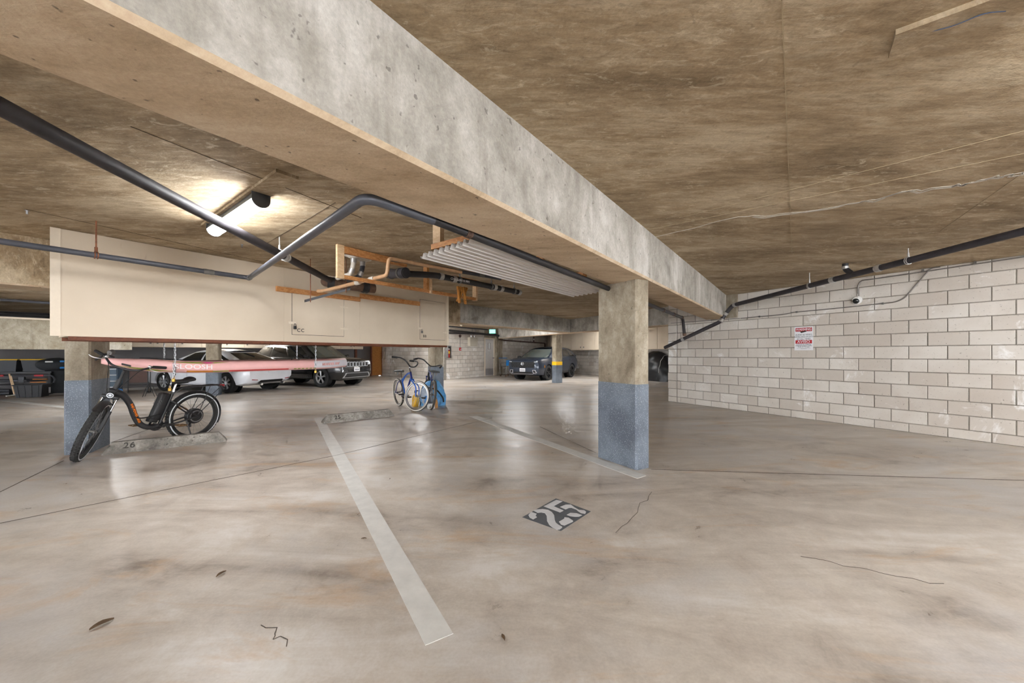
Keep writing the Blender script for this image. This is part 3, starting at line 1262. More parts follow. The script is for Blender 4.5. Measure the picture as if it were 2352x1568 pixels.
stick(f0 + ZAX * FZ, f0 + ZAX * CEIL, 0.085, 0.04, 'end_stud', 'pale_timber', t)
stick(f0 + ZAX * FZ + U * 0.086, f0 + ZAX * FZ + U * FL, 0.04, 0.045, 'bottom_rail', 'raw_timber', t)
stick(f0 + ZAX * (CEIL - 0.09) + U * 0.086, f0 + ZAX * (CEIL - 0.09) + U * 1.0, 0.04, 0.085, 'top_rail', 'raw_timber', t)
stick(f0 + ZAX * FZ + U * (FL + 0.001), f0 + ZAX * (CEIL - 0.05) + U * (FL + 0.001), 0.04, 0.085, 'end_stud', 'pale_timber', t)
stick(f0 + ZAX * (CEIL - 0.085) + U * 1.9, f0 + ZAX * (CEIL - 0.085) + U * (FL + 0.04), 0.04, 0.03, 'top_rail', 'raw_timber', t)
stick(f0 + ZAX * (FZ + 0.046) + U * 1.36, f0 + ZAX * CEIL + U * 1.36, 0.04, 0.085, 'middle_stud', 'raw_timber', t)
stick(f0 + ZAX * (FZ - 0.01) + U * 1.405 - W * 0.021, f0 + ZAX * (FZ + 0.2) + U * 1.405 - W * 0.021, 0.035, 0.02, 'cleat', 'pale_timber', t)

# trap pipes
c0 = V((-2.79, 5.75, 2.36))
pipe('trap_pipe', 'fat rusty cast-iron trap behind the timber frame', [c0 + V((-0.16, 0.16, 0.02)), c0 + V((-0.04, 0.0, -0.02)), c0 + V((0.25, 0.12, -0.05)), c0 + V((0.52, 0.4, -0.05))], 0.075, 'pipe_rust', bend=0.14, joints=(0.25, 0.75), jmat='pipe_black')
pipe('waste_pipe', 'black pipe with a capped end below the corrugated sheet', [P(925, 628, 4.86), P(1000, 632, 5.25), P(1192, 671, 6.45)], 0.043, 'pipe_black', bend=0.1, joints=(0.62, 0.85, 1.65, 1.8, 2.25), jlen=0.03, hangers=(0.95, 1.58, 2.1))
p = P(925, 627, 4.86)
t = thing('cleanout_cap', 'fat black cleanout with a ribbed cap facing the viewer', 'pipe cap', p)
cd = (P(962, 628, 4.8) - P(905, 632, 5.15)).normalized()
m = MB()
m.tube([p - cd * 0.32, p], 0.062, 18)
m.build('pipe_run', 'pipe_dark', t, world=True, smooth=50)
m = MB()
m.tube([p, p + cd * 0.02, p + cd * 0.07], 0.07, 18)
m.tube([p + cd * 0.07, p + cd * 0.085], 0.058, 18)
m.build('cap', 'pipe_black', t, world=True, smooth=30)
for s in (-0.05, -0.27):
    m = MB().tube([p + cd * (s - 0.02), p + cd * (s + 0.02)], 0.07, 18)
    m.build('coupling', 'dull_steel', t, world=True, smooth=30)
z1 = 4.95
pipe('supply_pipe', 'cream wrapped pipe bending down inside the timber frame', [P(1060, 625, 5.5), P(893, 593, 4.75), P(889, 632, 4.75), P(742, 668, 5.3), P(730, 668, 5.35)], 0.024, 'copper_pipe', bend=0.05, joints=(1.6, 1.86), jmat='plaster_white', jlen=0.04, jr=1.3)
pipe('supply_pipe', 'silver pipe running on from the wrapped elbow', [P(1150, 640, 6.1), P(905, 596, 4.85)], 0.026, 'pipe_grey', joints=(0.4, 1.2, 1.9), jmat='dull_steel')
for i, (x, y0, y1, lab) in enumerate(((812, 588, 625, 'whitewashed vent pipe dropping from the ceiling with a plaster collar'), (833, 596, 630, 'second vent pipe with a white band beside the whitewashed one'))):
    z = 5.1
    a = G(x, y0, CEIL)
    b = P(x - 8, y1 + 6, a.y)
    pipe('vent_pipe', lab, [a, V((a.x, a.y, (a.z + b.z) / 2)), b, b + V((-0.22, 0.1, -0.02))], 0.032, 'plaster_white' if i == 0 else 'pipe_grey', bend=0.05, joints=(0.06, 0.2), jmat='clamp_steel', jlen=0.03)
    m = MB()
    m.lathe([(0.0, -0.03), (0.05, -0.03), (0.1, -0.004), (0.12, 0.0)], a, ZAX, 14)
    o = m.build('plaster_collar', 'plaster_white', CEILING)
# rusty strut under the traps
a, b = P(703, 690, 5.15), P(805, 662, 5.15)
t = thing('strut_channel', 'dark steel strut channel hanging under the traps', 'bracket', a)
m = MB()
m.obox(a - ZAX * 0.02, b - a, W * 0.05, ZAX * 0.035)
m.build('channel', 'pipe_black', t, world=True)
for q in (0.1, 0.9):
    c = a.lerp(b, q)
    m = MB().cyl(c - ZAX * 0.04, V((c.x, c.y, CEIL)), 0.006, seg=8)
    m.build('rod', 'rust_steel', t, world=True)
# burlap rag and pipe text
p = P(1062, 668, 5.75)
t = bpy.data.objects['waste_pipe']
m = MB()
random.seed(5)
for q in range(5):
    b = p + U * (0.05 * q - 0.1) + ZAX * 0.06
    m.tube(bez([b, b + V((random.uniform(-.03, .03), random.uniform(-.03, .03), -0.09)), b + V((random.uniform(-.05, .05), 0, -0.2 - random.uniform(0, .06)))], 4), 0.022, 6)
plain('sacking', rgb(168, 112, 48), 0.9, spread=0.35, scale=60, bump=0.6)
m.build('sacking_wrap', 'sacking', t, world=True)
wp0, wp1 = P(1000, 632, 5.25), P(1192, 671, 6.45)
wd = (wp1 - wp0).normalized()
wn = (V((0, 0, H)) - wp0.lerp(wp1, 0.3)).normalized()
wn = (wn - wd * wn.dot(wd)).normalized()
text('pipe_lettering', 'CHARLOTTE PIPE', 0.045, 'sign_white', bpy.data.objects['waste_pipe'], wp0.lerp(wp1, 0.24) + wn * 0.0435, wd, wn.cross(wd), world=True)

# ------------------------------------------------------------------ corrugated sheet under the beam edge
sa = G(1100, 546, 2.03) + W * 0.06
SW, SL, SZ = 0.56, 2.5, 2.03
t = thing('corrugated_sheet', 'white corrugated plastic sheet sloping off beside the wide beam', 'plastic sheet', sa)
rows = []
ny = 72
for i in range(13):
    x = SL * i / 12
    rows.append([sa + U * x + W * (SW * j / ny) + ZAX * (0.017 * math.copysign(min(1, 1.6 * abs(math.sin(2 * PI * j / 8))), math.sin(2 * PI * j / 8)) - 0.03 * j / ny) for j in range(ny + 1)])
m = MB().grid(rows)
m.grid([[p + ZAX * 0.003 for p in r] for r in rows])
plain('corrugated_white', rgb(214, 210, 206), 0.4, spread=0.05, scale=5)
m.build('sheet', 'corrugated_white', t, world=True)
for s in (0.03, 1.62):
    m = MB()
    m.obox(sa + U * s - W * 0.03 + ZAX * 0.016, U * 0.085, W * 0.5, ZAX * 0.04)
    m.build('batten', 'raw_timber', t, world=True)
m = MB()
ps = G(1011, 569, 2.05)
m.obox(V((ps.x, ps.y, 2.05)), U * 0.04, W * 0.085, ZAX * (CEIL - 2.05))
m.build('post', 'pale_timber', t, world=True)
m = MB()
m.obox(sa + U * 1.6 + W * 0.45 + ZAX * 0.02, U * 0.04, W * 0.085, ZAX * (CEIL - 2.06))
m.build('post', 'raw_timber', t, world=True)
m = MB()
q = G(1085, 622, 2.5)
m.obox(q, U * 0.8, W * 0.04, ZAX * 0.04)
o = m.build('nailing_strip', 'raw_timber')
prop(o, 'short raw timber strip nailed to the ceiling by the corrugated sheet', 'timber strip')

# threaded rods left in the slab
for i, (x, y, lab) in enumerate(((62, 487, 'stub of threaded rod left in the ceiling near the frame edge'), (556, 565, 'stub of threaded rod between the tube light and the locker'))):
    c = G(x, y - 4, CEIL)
    m = MB().cyl(c, c - ZAX * 0.035, 0.008, seg=8)
    m.cyl(c - ZAX * 0.004, c, 0.016, seg=6)
    o = m.build('threaded_rod', 'steel')
    prop(o, lab, 'rod')

# ------------------------------------------------------------------ things on the right wall
def wallbox(px, py):
    return on_wall(px, py)


s_tl, s_br = on_wall(1825, 751, 0.004), on_wall(1868, 804, 0.004)
s_tr = on_wall(1868, 749.5, 0.004)
sd = V((WD.x, WD.y, 0))
sw = (s_tr - s_tl).dot(sd)
sh = s_tl.z - s_br.z
s0 = V((s_tl.x, s_tl.y, s_br.z))
t = thing('warning_sign', 'white surveillance sign with red WARNING and AVISO bands on the block wall', 'sign', s0)
m = MB()
m.obox(s0, sd * sw, D1 * 0.003, ZAX * sh)
m.build('plate', 'sign_white', t, world=True)
for z0, z1 in ((0.80, 0.955), (0.285, 0.43)):
    m = MB()
    m.obox(s0 + sd * sw * 0.06 - D1 * 0.001 + ZAX * sh * z0, sd * sw * 0.88, D1 * 0.001, ZAX * sh * (z1 - z0))
    m.build('red_band', 'sign_red', t, world=True)
out = -D1
for s, zc, size, mt, xs, bd in (('WARNING', 0.878, 0.068, 'sign_white', 0.80, 0.0014), ('AVISO', 0.357, 0.068, 'sign_white', 1.15, 0.0014),
                                ('AUDIO & VIDEO', 0.655, 0.042, 'ink_dark', 0.92, 0.0), ('SURVEILLANCE ON DUTY', 0.565, 0.042, 'ink_dark', 0.66, 0.0), ('AT ALL TIMES', 0.475, 0.042, 'ink_dark', 0.92, 0.0),
                                ('Camaras de Vigilancia', 0.245, 0.034, 'ink_dark', 0.85, 0.0), ('Grabando Audio Y Video', 0.195, 0.034, 'ink_dark', 0.8, 0.0), ('Todo El Tiempo', 0.145, 0.034, 'ink_dark', 0.9, 0.0)):
    text('lettering', s, size * sw / 0.32, mt, t, s0 + sd * sw * 0.5 - D1 * 0.0025 + ZAX * sh * zc, sd, ZAX, depth=0.0005, bold=bd * 0.5, xs=xs)
m = MB()
cc = s0 + sd * sw * 0.48 - D1 * 0.002 + ZAX * sh * 0.765
m.prism([cc + sd * a + ZAX * b for a, b in ((-0.055, 0.012), (0.05, 0.03), (0.052, 0.01), (-0.01, -0.008), (-0.03, -0.014))], -D1 * 0.0008)
m.build('camera_drawing', 'stencil_black', t, world=True)
m = MB()
m.obox(s0 + sd * sw * 0.12 - D1 * 0.001 + ZAX * sh * 0.085, sd * sw * 0.76, D1 * 0.001, ZAX * sh * 0.007)
m.obox(s0 + sd * sw * 0.34 - D1 * 0.001 + ZAX * sh * 0.06, sd * sw * 0.32, D1 * 0.001, ZAX * sh * 0.007)
m.build('small_print', 'ink_dark', t, world=True)

c = on_wall(1969, 689, 0.0)
t = thing('dome_camera', 'round dome security camera on the block wall', 'security camera', c)
axd = (-D1 + V((0, 0, -0.35))).normalized()
m = MB()
m.lathe([(0.0, -0.02), (0.066, -0.02), (0.07, 0.03), (0.06, 0.055), (0.045, 0.062), (0.0, 0.062)], c, axd, 22)
m.build('housing', 'white_plastic', t, world=True, smooth=40)
m = MB()
m.lathe([(0.047, 0.058)] + [(0.047 * math.cos(a), 0.058 + 0.035 * math.sin(a)) for a in [PI / 2 * i / 6 for i in range(1, 7)]], c, axd, 20)
m.build('dome', 'dark_glass', t, world=True, smooth=True)
m = MB()
m.lathe([(0.0, 0.08), (0.016, 0.08), (0.016, 0.097), (0.0, 0.099)], c, axd, 12)
m.build('lens', 'black_plastic', t, world=True)


def wall_conduit(pix, label, r=0.009, out=0.014, clips=(), mat='conduit_steel', bend=0.05):
    pts = [on_wall(x, y, out) for x, y in pix]
    t = thing('conduit', label, 'conduit', pts[0])
    MB().tube(rounded(pts, bend), r, 8).build('conduit_run', mat, t, world=True, smooth=50)
    for x, y in clips:
        c = on_wall(x, y, out)
        m = MB().obox(c - sd * 0.012 - D1 * 0.012 - ZAX * 0.016, sd * 0.024, D1 * 0.024, ZAX * 0.032)
        m.build('clip', 'dull_steel', t, world=True)
    return t


wall_conduit([(1702, 731), (1800, 722), (1826, 717), (1940, 706), (2058, 693.5), (2078, 685), (2138, 616), (2160, 613)], 'thin conduit climbing the block wall past the dome camera', clips=((1830, 716.5), (2028, 697), (1745, 727)))
wall_conduit([(1971, 680), (1971, 658), (1978, 644), (2000, 641.5), (2060, 633), (2352, 590), (2420, 580)], 'conduit rising from the dome camera and running under the ceiling', clips=((2120, 621), (2240, 603)))
wall_conduit([(1542, 742), (1700, 731)], 'thin conduit under the beam end on the block wall', r=0.007)

# bare ceiling board, its hole and blue tie are part of the tube light beyond; a blue cable tie hangs from it
c = G(2186, 58, CEIL - 0.024)
m = MB()
m.tube(bez([c + W * 0.085 + ZAX * 0.01, c + V((0, 0, -0.004)), c - W * 0.08, c - W * 0.12 + V((0.02, 0, -0.012))], 5), 0.002, 6)
plain('blue_tie', rgb(70, 84, 110), 0.5)
o = m.build('cable_tie', 'blue_tie')
prop(o, 'blue cable tie looped round the bare ceiling board', 'cable tie')
# ================================================================== painted lines and numbers
def floor_poly(name, pts, mat, parent=None, z0=0.0, t=0.002):
    m = MB()
    m.prism([V((p.x, p.y, z0)) for p in pts], ZAX * t)
    return m.build(name, mat, parent, fixn=True)


for pix, lab in ((((721, 960), (741, 958), (1041, 1455), (977, 1482)), 'long white bay line running towards the viewer'),
                 (((1078, 956), (1096, 954.5), (1484, 1092), (1464, 1099)), 'white bay line passing the foot of the speckled column'),
                 (((-40, 911.5), (-40, 916), (150, 937), (150, 933)), 'white bay line by the stored black tub'),
                 (((1338, 858.5), (1345, 856), (1420, 856.5), (1420, 858.8)), 'white hatching line behind the grey crossover')):
    o = floor_poly('bay_line', [G(*p) for p in pix], 'line_paint')
    prop(o, lab, 'painted line', 'white painted bay lines')


def Z7(x, y):
    return G(1180 + x / 11.76, 1120 + y / 11.76)


plate = floor_poly('bay_number', [Z7(*p) for p in ((230, 795), (1140, 290), (2080, 640), (1270, 1170))], 'stencil_dark', t=0.0015)
prop(plate, 'stencilled white number 25 on a dark painted floor patch', 'painted number')
for pts in (((470, 655), (620, 705), (590, 760), (630, 800), (525, 860), (430, 810), (395, 740)),
            ((530, 620), (620, 590), (780, 578), (930, 600), (1030, 660), (1090, 740), (1110, 880), (1140, 950), (1220, 1010), (1300, 1050), (1310, 1080), (1240, 1130), (1170, 1140), (1060, 1090), (960, 1010), (900, 900), (890, 760), (840, 690), (740, 670), (650, 682)),
            ((1220, 920), (1360, 840), (1370, 800), (1480, 810), (1600, 890), (1600, 920), (1370, 1025), (1280, 1000)),
            ((805, 505), (1150, 330), (1320, 370), (1080, 500), (1350, 620), (1250, 670)),
            ((1250, 520), (1400, 460), (1540, 455), (1640, 530), (1760, 600), (1900, 610), (1955, 650), (1930, 710), (1820, 690), (1740, 640), (1700, 600), (1560, 545), (1490, 550), (1400, 590)),
            ((1430, 735), (1530, 680), (1700, 690), (1850, 745), (1760, 785), (1640, 785), (1520, 770))):
    floor_poly('digit_stroke', [Z7(*p) for p in pts], 'stencil_white', plate, z0=0.0012, t=0.0012)


def wheel_stop(a, b, label, num):
    a, b = V(a), V(b)
    d = (b - a).normalized()
    n = V((-d.y, d.x, 0))
    L = (b - a).length
    t = thing('wheel_stop', label, 'wheel stop', a, group='concrete wheel stops')
    h, wb_, ins, sl = 0.135, 0.19, 0.045, 0.09
    m = MB()
    rnd = random.Random(num)
    base = [a, b, b + n * wb_, a + n * wb_]
    ch = 0.03
    lo = [p + ZAX * 0.0 for p in base]
    mid = [a + d * 0.012 + n * 0.004 + ZAX * ch, b - d * 0.012 + n * 0.004 + ZAX * ch, b - d * 0.012 + n * (wb_ - 0.004) + ZAX * ch, a + d * 0.012 + n * (wb_ - 0.004) + ZAX * ch]
    top = [a + d * sl + n * ins + ZAX * h, b - d * sl + n * ins + ZAX * h, b - d * sl + n * (wb_ - ins) + ZAX * h, a + d * sl + n * (wb_ - ins) + ZAX * h]
    k = 10
    rings = []
    for q in (lo, mid, top):
        ring = [q[0].lerp(q[1], i / k) for i in range(k)] + [q[1]] + [q[2].lerp(q[3], i / k) for i in range(k)] + [q[3]]
        rings.append([p + V((rnd.uniform(-1, 1), rnd.uniform(-1, 1), rnd.uniform(-1, 0.5) if q is top else 0)) * 0.0035 for p in ring])
    nn = len(rings[0])
    vs = [p for r in rings for p in r]
    fs = []
    for r in range(2):
        for i in range(nn):
            fs.append((r * nn + i, r * nn + (i + 1) % nn, (r + 1) * nn + (i + 1) % nn, (r + 1) * nn + i))
    for i in range(k):
        fs.append((2 * nn + i, 2 * nn + i + 1, 2 * nn + nn - 2 - i, 2 * nn + nn - 1 - i))
    m.add(vs, fs)
    m.build('kerb_block', 'stop_concrete', t, world=True, fixn=True)
    up = (n * (ins - 0.004) + ZAX * (h - ch)).normalized()
    text('stop_number', num, 0.1, 'stencil_black', t, a + d * 0.24 + n * (ins * 0.6) + ZAX * (h * 0.62) + d.cross(up) * 0.004, d, up, bold=0.001, space=1.1)
    return t


wheel_stop(G(232, 1046), G(521, 1013.5), 'concrete wheel stop numbered 26 under the black bicycle', '26')
wheel_stop(G(743, 973), G(906, 955), 'concrete wheel stop numbered 25 at the head of the bay line', '25')

# small litter on the floor
plain('dry_leaf', rgb(104, 84, 64), 0.9, spread=0.3)
for i, (x, y, s, lab) in enumerate(((508, 1320, 0.03, 'curled dry leaf left of the long bay line'), (234, 1436, 0.04, 'dry twig-like leaf nearest the viewer on the floor'), (1156, 1466, 0.02, 'small dry leaf fragment right of the bay line end'), (836, 1238, 0.018, 'tiny dry leaf beside the bay line'), (896, 1100, 0.012, 'speck of dry leaf beyond the bay line middle'))):
    random.seed(i + 40)
    c = G(x, y)
    rows = []
    an = random.uniform(0, 3)
    for a in range(6):
        u = a / 5 * 2 - 1
        wdt = (1 - u * u) * 0.35 + 0.02
        rows.append([c + V((math.cos(an) * u * s - math.sin(an) * q * wdt * s, math.sin(an) * u * s + math.cos(an) * q * wdt * s, 0.004 + 0.3 * s * (q * q) * (1 - u * u * .5) + random.uniform(0, .002))) for q in (-1, 0, 1)])
    o = MB().grid(rows).build('dry_leaf', 'dry_leaf', at=c)
    prop(o, lab, 'leaf')

# ================================================================== paddle board slung under the locker
plain('board_pink', rgb(240, 186, 182), 0.45, spread=0.03)
plain('board_top', rgb(214, 150, 146), 0.6, spread=0.06)
plain('board_white', rgb(228, 224, 230), 0.4, spread=0.03)
plain('board_red', rgb(200, 58, 56), 0.45, spread=0.05)
plain('board_green', rgb(146, 152, 70), 0.5, spread=0.1)
plain('board_orange', rgb(206, 132, 52), 0.5, spread=0.08)
plain('board_magenta', rgb(206, 52, 128), 0.45)
plain('board_letter', rgb(250, 236, 236), 0.5)
PBT = 0.165
PBO = 0.80
pb_c = LK + WL * PBO
_s0, _s1 = 0.45, 3.62


def pb_half(s):
    """half width along the board, s from nose 0 to tail 1"""
    a = max(0.0, min(1.0, s / 0.34))
    nose = math.sqrt(max(0, 1 - (1 - a) ** 2.1))
    b = max(0.0, (s - 0.72) / 0.28)
    tail = 1 - 0.52 * b ** 2.2
    return max(0.012, 0.39 * nose * tail)


def pb_pt(s, th, side=-1, grow=0.0, half=None):
    w = pb_half(s) if half is None else half
    tk = PBT * min(1.0, 0.42 + 0.58 * (s / 0.13) ** 0.8)
    r = min(tk / 2, w) + grow
    y = max(0.0, w - tk / 2) + r * math.cos(th)
    rock = 0.10 * max(0, 1 - s / 0.34) ** 2 + 0.02 * max(0, (s - 0.8) / 0.2) ** 2
    z = 1.05 + (tk / 2 + grow) * math.sin(th) + rock
    return pb_c + UL * (_s0 + (_s1 - _s0) * s) + WL * (side * y) + ZAX * z


t = thing('paddle_board', 'pink inflatable paddle board slung in chains under the cream locker', 'paddle board', pb_pt(0.5, 0) * V((1, 1, 0)) + ZAX * 1.0)
m = MB()
rows = []
for i in range(49):
    s = (i / 48)
    s = 0.0 if i == 0 else (0.5 - 0.5 * math.cos(PI * min(1, s))) * 0.35 + s * 0.65
    ring = [pb_pt(s, PI / 2 - PI * j / 8, -1) for j in range(9)] + [pb_pt(s, -PI / 2 + PI * j / 8, 1) for j in range(9)]
    rows.append(ring + [ring[0]])
m.grid(rows)
m.f.append(tuple(range(18)))
m.mi.append(0)
nr = len(rows) - 1
m.f.append(tuple(nr * 19 + q for q in reversed(range(18))))
m.mi.append(0)
m.build('hull', 'board_pink', t, world=True, smooth=45, merge=True)


def rail(s0, s1, th0, th1, name, mat, taper=False, grow=0.0015):
    n = 14
    rows = []
    for i in range(n + 1):
        s = s0 + (s1 - s0) * i / n
        k = 1.0
        if taper:
            k = 1 - abs(2 * i / n - 1) ** 1.5
        mid = (th0 + th1) / 2
        rows.append([pb_pt(s, mid + (th0 + (th1 - th0) * j / 4 - mid) * max(k, 0.02), -1, grow) for j in range(5)])
    return MB().grid(rows).build(name, mat, t, world=True, smooth=60)


def sp(px):
    k = (px - CXP) / F
    base = pb_c - WL * 0.38
    return ((k * base.y - base.x) / (UL.x - k * UL.y) - _s0) / (_s1 - _s0)


rail(sp(388), sp(527), 0.62, 1.0, 'rail_stripe', 'board_green', True)
rail(sp(462), sp(494), 0.64, 0.95, 'rail_stripe', 'board_magenta', True, 0.003)
rail(sp(430), sp(490), -1.0, -0.62, 'rail_stripe', 'board_orange')
rail(sp(490), sp(527), -1.0, -0.7, 'rail_stripe', 'board_green')
rail(sp(527), sp(664), -0.98, -0.66, 'rail_stripe', 'board_red')
rail(sp(268), sp(400), -1.05, -0.6, 'rail_stripe', 'board_green', True)
for i in range(6):
    rail(sp(676 + i * 9), sp(682 + i * 9), -0.95, -0.66, 'rail_dash', 'board_green')
rail(sp(722), 0.999, -0.72, 0.85, 'tail_patch', 'board_white', False, 0.001)
nrm = -WL


def rail_text(s, word, size, mat, xs=1.0, name='rail_lettering'):
    p = pb_pt(s, 0.02, -1, 0.002)
    d = (pb_pt(s + 0.05, 0, -1) - pb_pt(s - 0.05, 0, -1)).normalized()
    text(name, word, size, mat, t, p, d, ZAX, depth=0.0035, bold=0.0012, xs=xs)


rail_text(sp(446), 'SLOOSH', 0.09, 'board_letter', 1.2)
rail_text(sp(764), "MEANDER 10'6\"", 0.062, 'board_pink', 0.9)
m = MB()
m.tube([pb_pt(0.03, PI / 2) + ZAX * 0.01, pb_pt(0.015, PI / 2) + ZAX * 0.05 - UL * 0.02, pb_pt(0.0, 0.3) - UL * 0.05], 0.012, 8)
m.build('nose_handle', 'black_rubber', t, world=True)
rows = [[pb_pt(s, PI / 2, -1) + WL * (k * pb_half(s) * 0.8) + ZAX * 0.006 + WL * (max(0, pb_half(s) - PBT / 2)) for k in (-1, -.5, 0, .5, 1)] for s in [0.3 + 0.05 * i for i in range(13)]]
MB().grid(rows).build('deck_pad', 'board_top', t, world=True)
m = MB()
m.tube(bez([pb_pt(0.68, PI / 2) + WL * 0.1, pb_pt(0.69, PI / 2) + WL * 0.1 + ZAX * 0.05, pb_pt(0.71, PI / 2) + WL * 0.1 + ZAX * 0.05, pb_pt(0.72, PI / 2) + WL * 0.1], 5), 0.008, 6)
m.build('carry_handle', 'black_rubber', t, world=True)
m = MB().tube([pb_pt(0.10 + 0.02 * i, PI / 2) + WL * 0.04 + ZAX * 0.012 for i in range(8)], 0.006, 6)
m.build('bungee', 'black_rubber', t, world=True)

# ------------------------------------------------------------------ chains
_link = None


def chain(label, pts, lock=None, lockmat='brass', lockpos=None):
    global _link
    pts = [V(p) for p in pts]
    t = thing('hanging_chain', label, 'chain', pts[0], group='steel chains under the locker')
    if _link is None:
        m = MB()
        path = [V((0.0085 * math.cos(a), 0, 0.0085 * math.sin(a) + (0.011 if math.sin(a) >= 0 else -0.011))) for a in [2 * PI * i / 12 for i in range(12)]]
        m.tube(path, 0.0034, 6, closed=True)
        o = m.build('link', 'steel', t, smooth=60)
        _link = o.data
        bpy.data.objects.remove(o)
    i = 0
    pitch = 0.031
    for a, b in zip(pts[:-1], pts[1:]):
        d = (b - a)
        n = max(1, int(d.length / pitch))
        dz = d.normalized()
        x = dz.orthogonal().normalized()
        y = dz.cross(x)
        for q in range(n):
            o = bpy.data.objects.new('link', _link)
            COL.objects.link(o)
            o.parent = t
            R = Matrix((x, y, dz)).transposed().to_4x4() @ Matrix.Rotation(0.6 + (PI / 2 if i % 2 else 0), 4, 'Z')
            o.matrix_basis = Matrix.Translation(a + d * ((q + 0.5) / n) - pts[0]) @ R
            i += 1
    if lock:
        c = (V(lockpos) if lockpos is not None else pts[-1]) + V((0, 0, -0.03))
        m = MB()
        m.box(c, (0.035, 0.02, 0.04), bev=0.004)
        m.tube([c + V((0.011, 0, 0.018))] + [c + V((0.011 * math.cos(a), 0, 0.032 + 0.013 * math.sin(a))) for a in [PI * k / 6 for k in range(7)]] + [c + V((-0.011, 0, 0.018))], 0.003, 6)
        m.build('padlock', lockmat, t, world=True)
    return t


def at_board(px, side, z):
    k = (px - CXP) / F
    base = LK + WL * (PBO + side * (0.405 if side < 0 else 0.36))
    tt = (k * base.y - base.x) / (UL.x - k * UL.y)
    p = base + UL * tt
    return V((p.x, p.y, z))


lowz = 1.05 - PBT / 2 - 0.012
for x, lab, lk in ((402, 'near steel chain at the nose of the paddle board with a brass padlock', True), (725, 'near steel chain at the tail of the paddle board', True)):
    a = at_board(x, -1, LOW - 0.045)
    b = at_board(x, -1, 1.07)
    c = at_board(x, -0.75, lowz)
    chain(lab, [a, b, c, at_board(x, -0.1, lowz - 0.008)], x > 600, lockpos=at_board(x, -0.95, lowz))
    q = at_board(x, -1.0, 0.99)
for x, lab in ((377, 'far steel chain at the nose of the paddle board'), (682, 'far steel chain at the tail of the paddle board')):
    chain(lab, [at_board(x, 1, 1.99), at_board(x, 1, 1.06), at_board(x, 0.75, lowz)])
a = at_board(404, -1.06, 1.06)
chain('loose doubled chain end with a brass padlock by the bicycle saddle', [a, a + UL * -0.03 - ZAX * 0.12, a + UL * -0.06 - ZAX * 0.26], True)
a = at_board(399, -1.12, 1.12)
chain('short chain loop with a brass padlock over the board lettering', [a, a - ZAX * 0.2], True)
# ================================================================== bicycles
plain('bike_black', rgb(44, 44, 46), 0.42, spread=0.1)
plain('bike_blue', rgb(28, 92, 190), 0.35, spread=0.15)
plain('bike_navy', rgb(34, 48, 118), 0.35, spread=0.15)
plain('tyre', rgb(44, 44, 44), 0.85, spread=0.2, scale=60, bump=0.4)
plain('tyre_grey', rgb(72, 70, 68), 0.85, spread=0.15)
plain('whitewall', rgb(206, 200, 190), 0.7, spread=0.06)
plain('reflective', rgb(216, 220, 224), 0.35, spread=0.03)
plain('orange_letter', rgb(236, 126, 22), 0.5, spread=0.05)
plain('chrome', rgb(206, 208, 212), 0.15, 1.0, spread=0.05)
plain('saddle_black', rgb(34, 34, 35), 0.55, spread=0.1)
plain('wood_pedal', rgb(120, 88, 50), 0.6)


def wheel(par, hub, R, tw, X, rim_mat='black_plastic', wall=None, tyre='tyre', spokes=28, knob=True, label=None):
    """wheel in the local plane x-z, axle along y; X maps local points to the bike frame"""
    def add(m, name, mat, parent, sm=50):
        m.v = [X(v) for v in m.v]
        return m.build(name, mat, parent, smooth=sm)
    hub = V(hub)
    m = MB()
    r = tw / 2
    prof = [(R - r + r * math.cos(a), r * math.sin(a)) for a in [2 * PI * i / 10 for i in range(10)]]
    m.lathe(prof, hub, (0, 1, 0), 40, close=True)
    if knob:
        for i in range(56):
            a = 2 * PI * i / 56
            for q in (-1, 0, 1):
                off = 0.5 * 2 * PI / 56 if q == 0 else 0
                ca, sa = math.cos(a + off), math.sin(a + off)
                rad = R - r + r * math.cos(q * 0.75) - 0.001
                rot = Matrix(((ca, 0, -sa), (0, 1, 0), (sa, 0, ca)))
                m.box(hub + V((ca * rad, q * r * 0.66, sa * rad)), (0.008, 0.016, 0.02), rot)
    ty = add(m, 'tyre', tyre, par, 30)
    if wall:
        for s in (-1, 1):
            m = MB()
            m.lathe([(R - r * 1.45, s * r * 0.93), (R - r * 0.95, s * r * 1.05), (R - r * 0.5, s * r * 0.97)] if wall == 'whitewall' else [(R - r * 1.25, s * r * 0.88), (R - r * 0.75, s * r * 1.03), (R - r * 0.6, s * r * 0.98)], hub, (0, 1, 0), 40)
            m.f = m.f[:-2]
            m.mi = m.mi[:-2]
            add(m, 'sidewall_band', wall, ty)
    m = MB()
    ri = R - tw * 0.95
    m.lathe([(ri - 0.016, -0.012), (ri + 0.004, -0.015), (ri + 0.004, 0.015), (ri - 0.016, 0.012)], hub, (0, 1, 0), 36, close=True)
    add(m, 'rim', rim_mat, par)
    m = MB()
    for i in range(spokes):
        a = 2 * PI * i / spokes
        b = a + (0.35 if i % 4 < 2 else -0.35)
        s = 0.03 if i % 2 else -0.03
        m.cyl(hub + V((math.cos(b) * 0.025, s, math.sin(b) * 0.025)), hub + V((math.cos(a) * ri, 0, math.sin(a) * ri)), 0.0016, seg=4)
    add(m, 'spokes', 'steel', par)
    m = MB()
    m.lathe([(0.0, -0.055), (0.012, -0.055), (0.012, -0.035), (0.028, -0.033), (0.016, -0.02), (0.016, 0.02), (0.028, 0.033), (0.012, 0.035), (0.012, 0.055), (0, 0.055)], hub, (0, 1, 0), 14)
    add(m, 'hub', 'dull_steel', par)


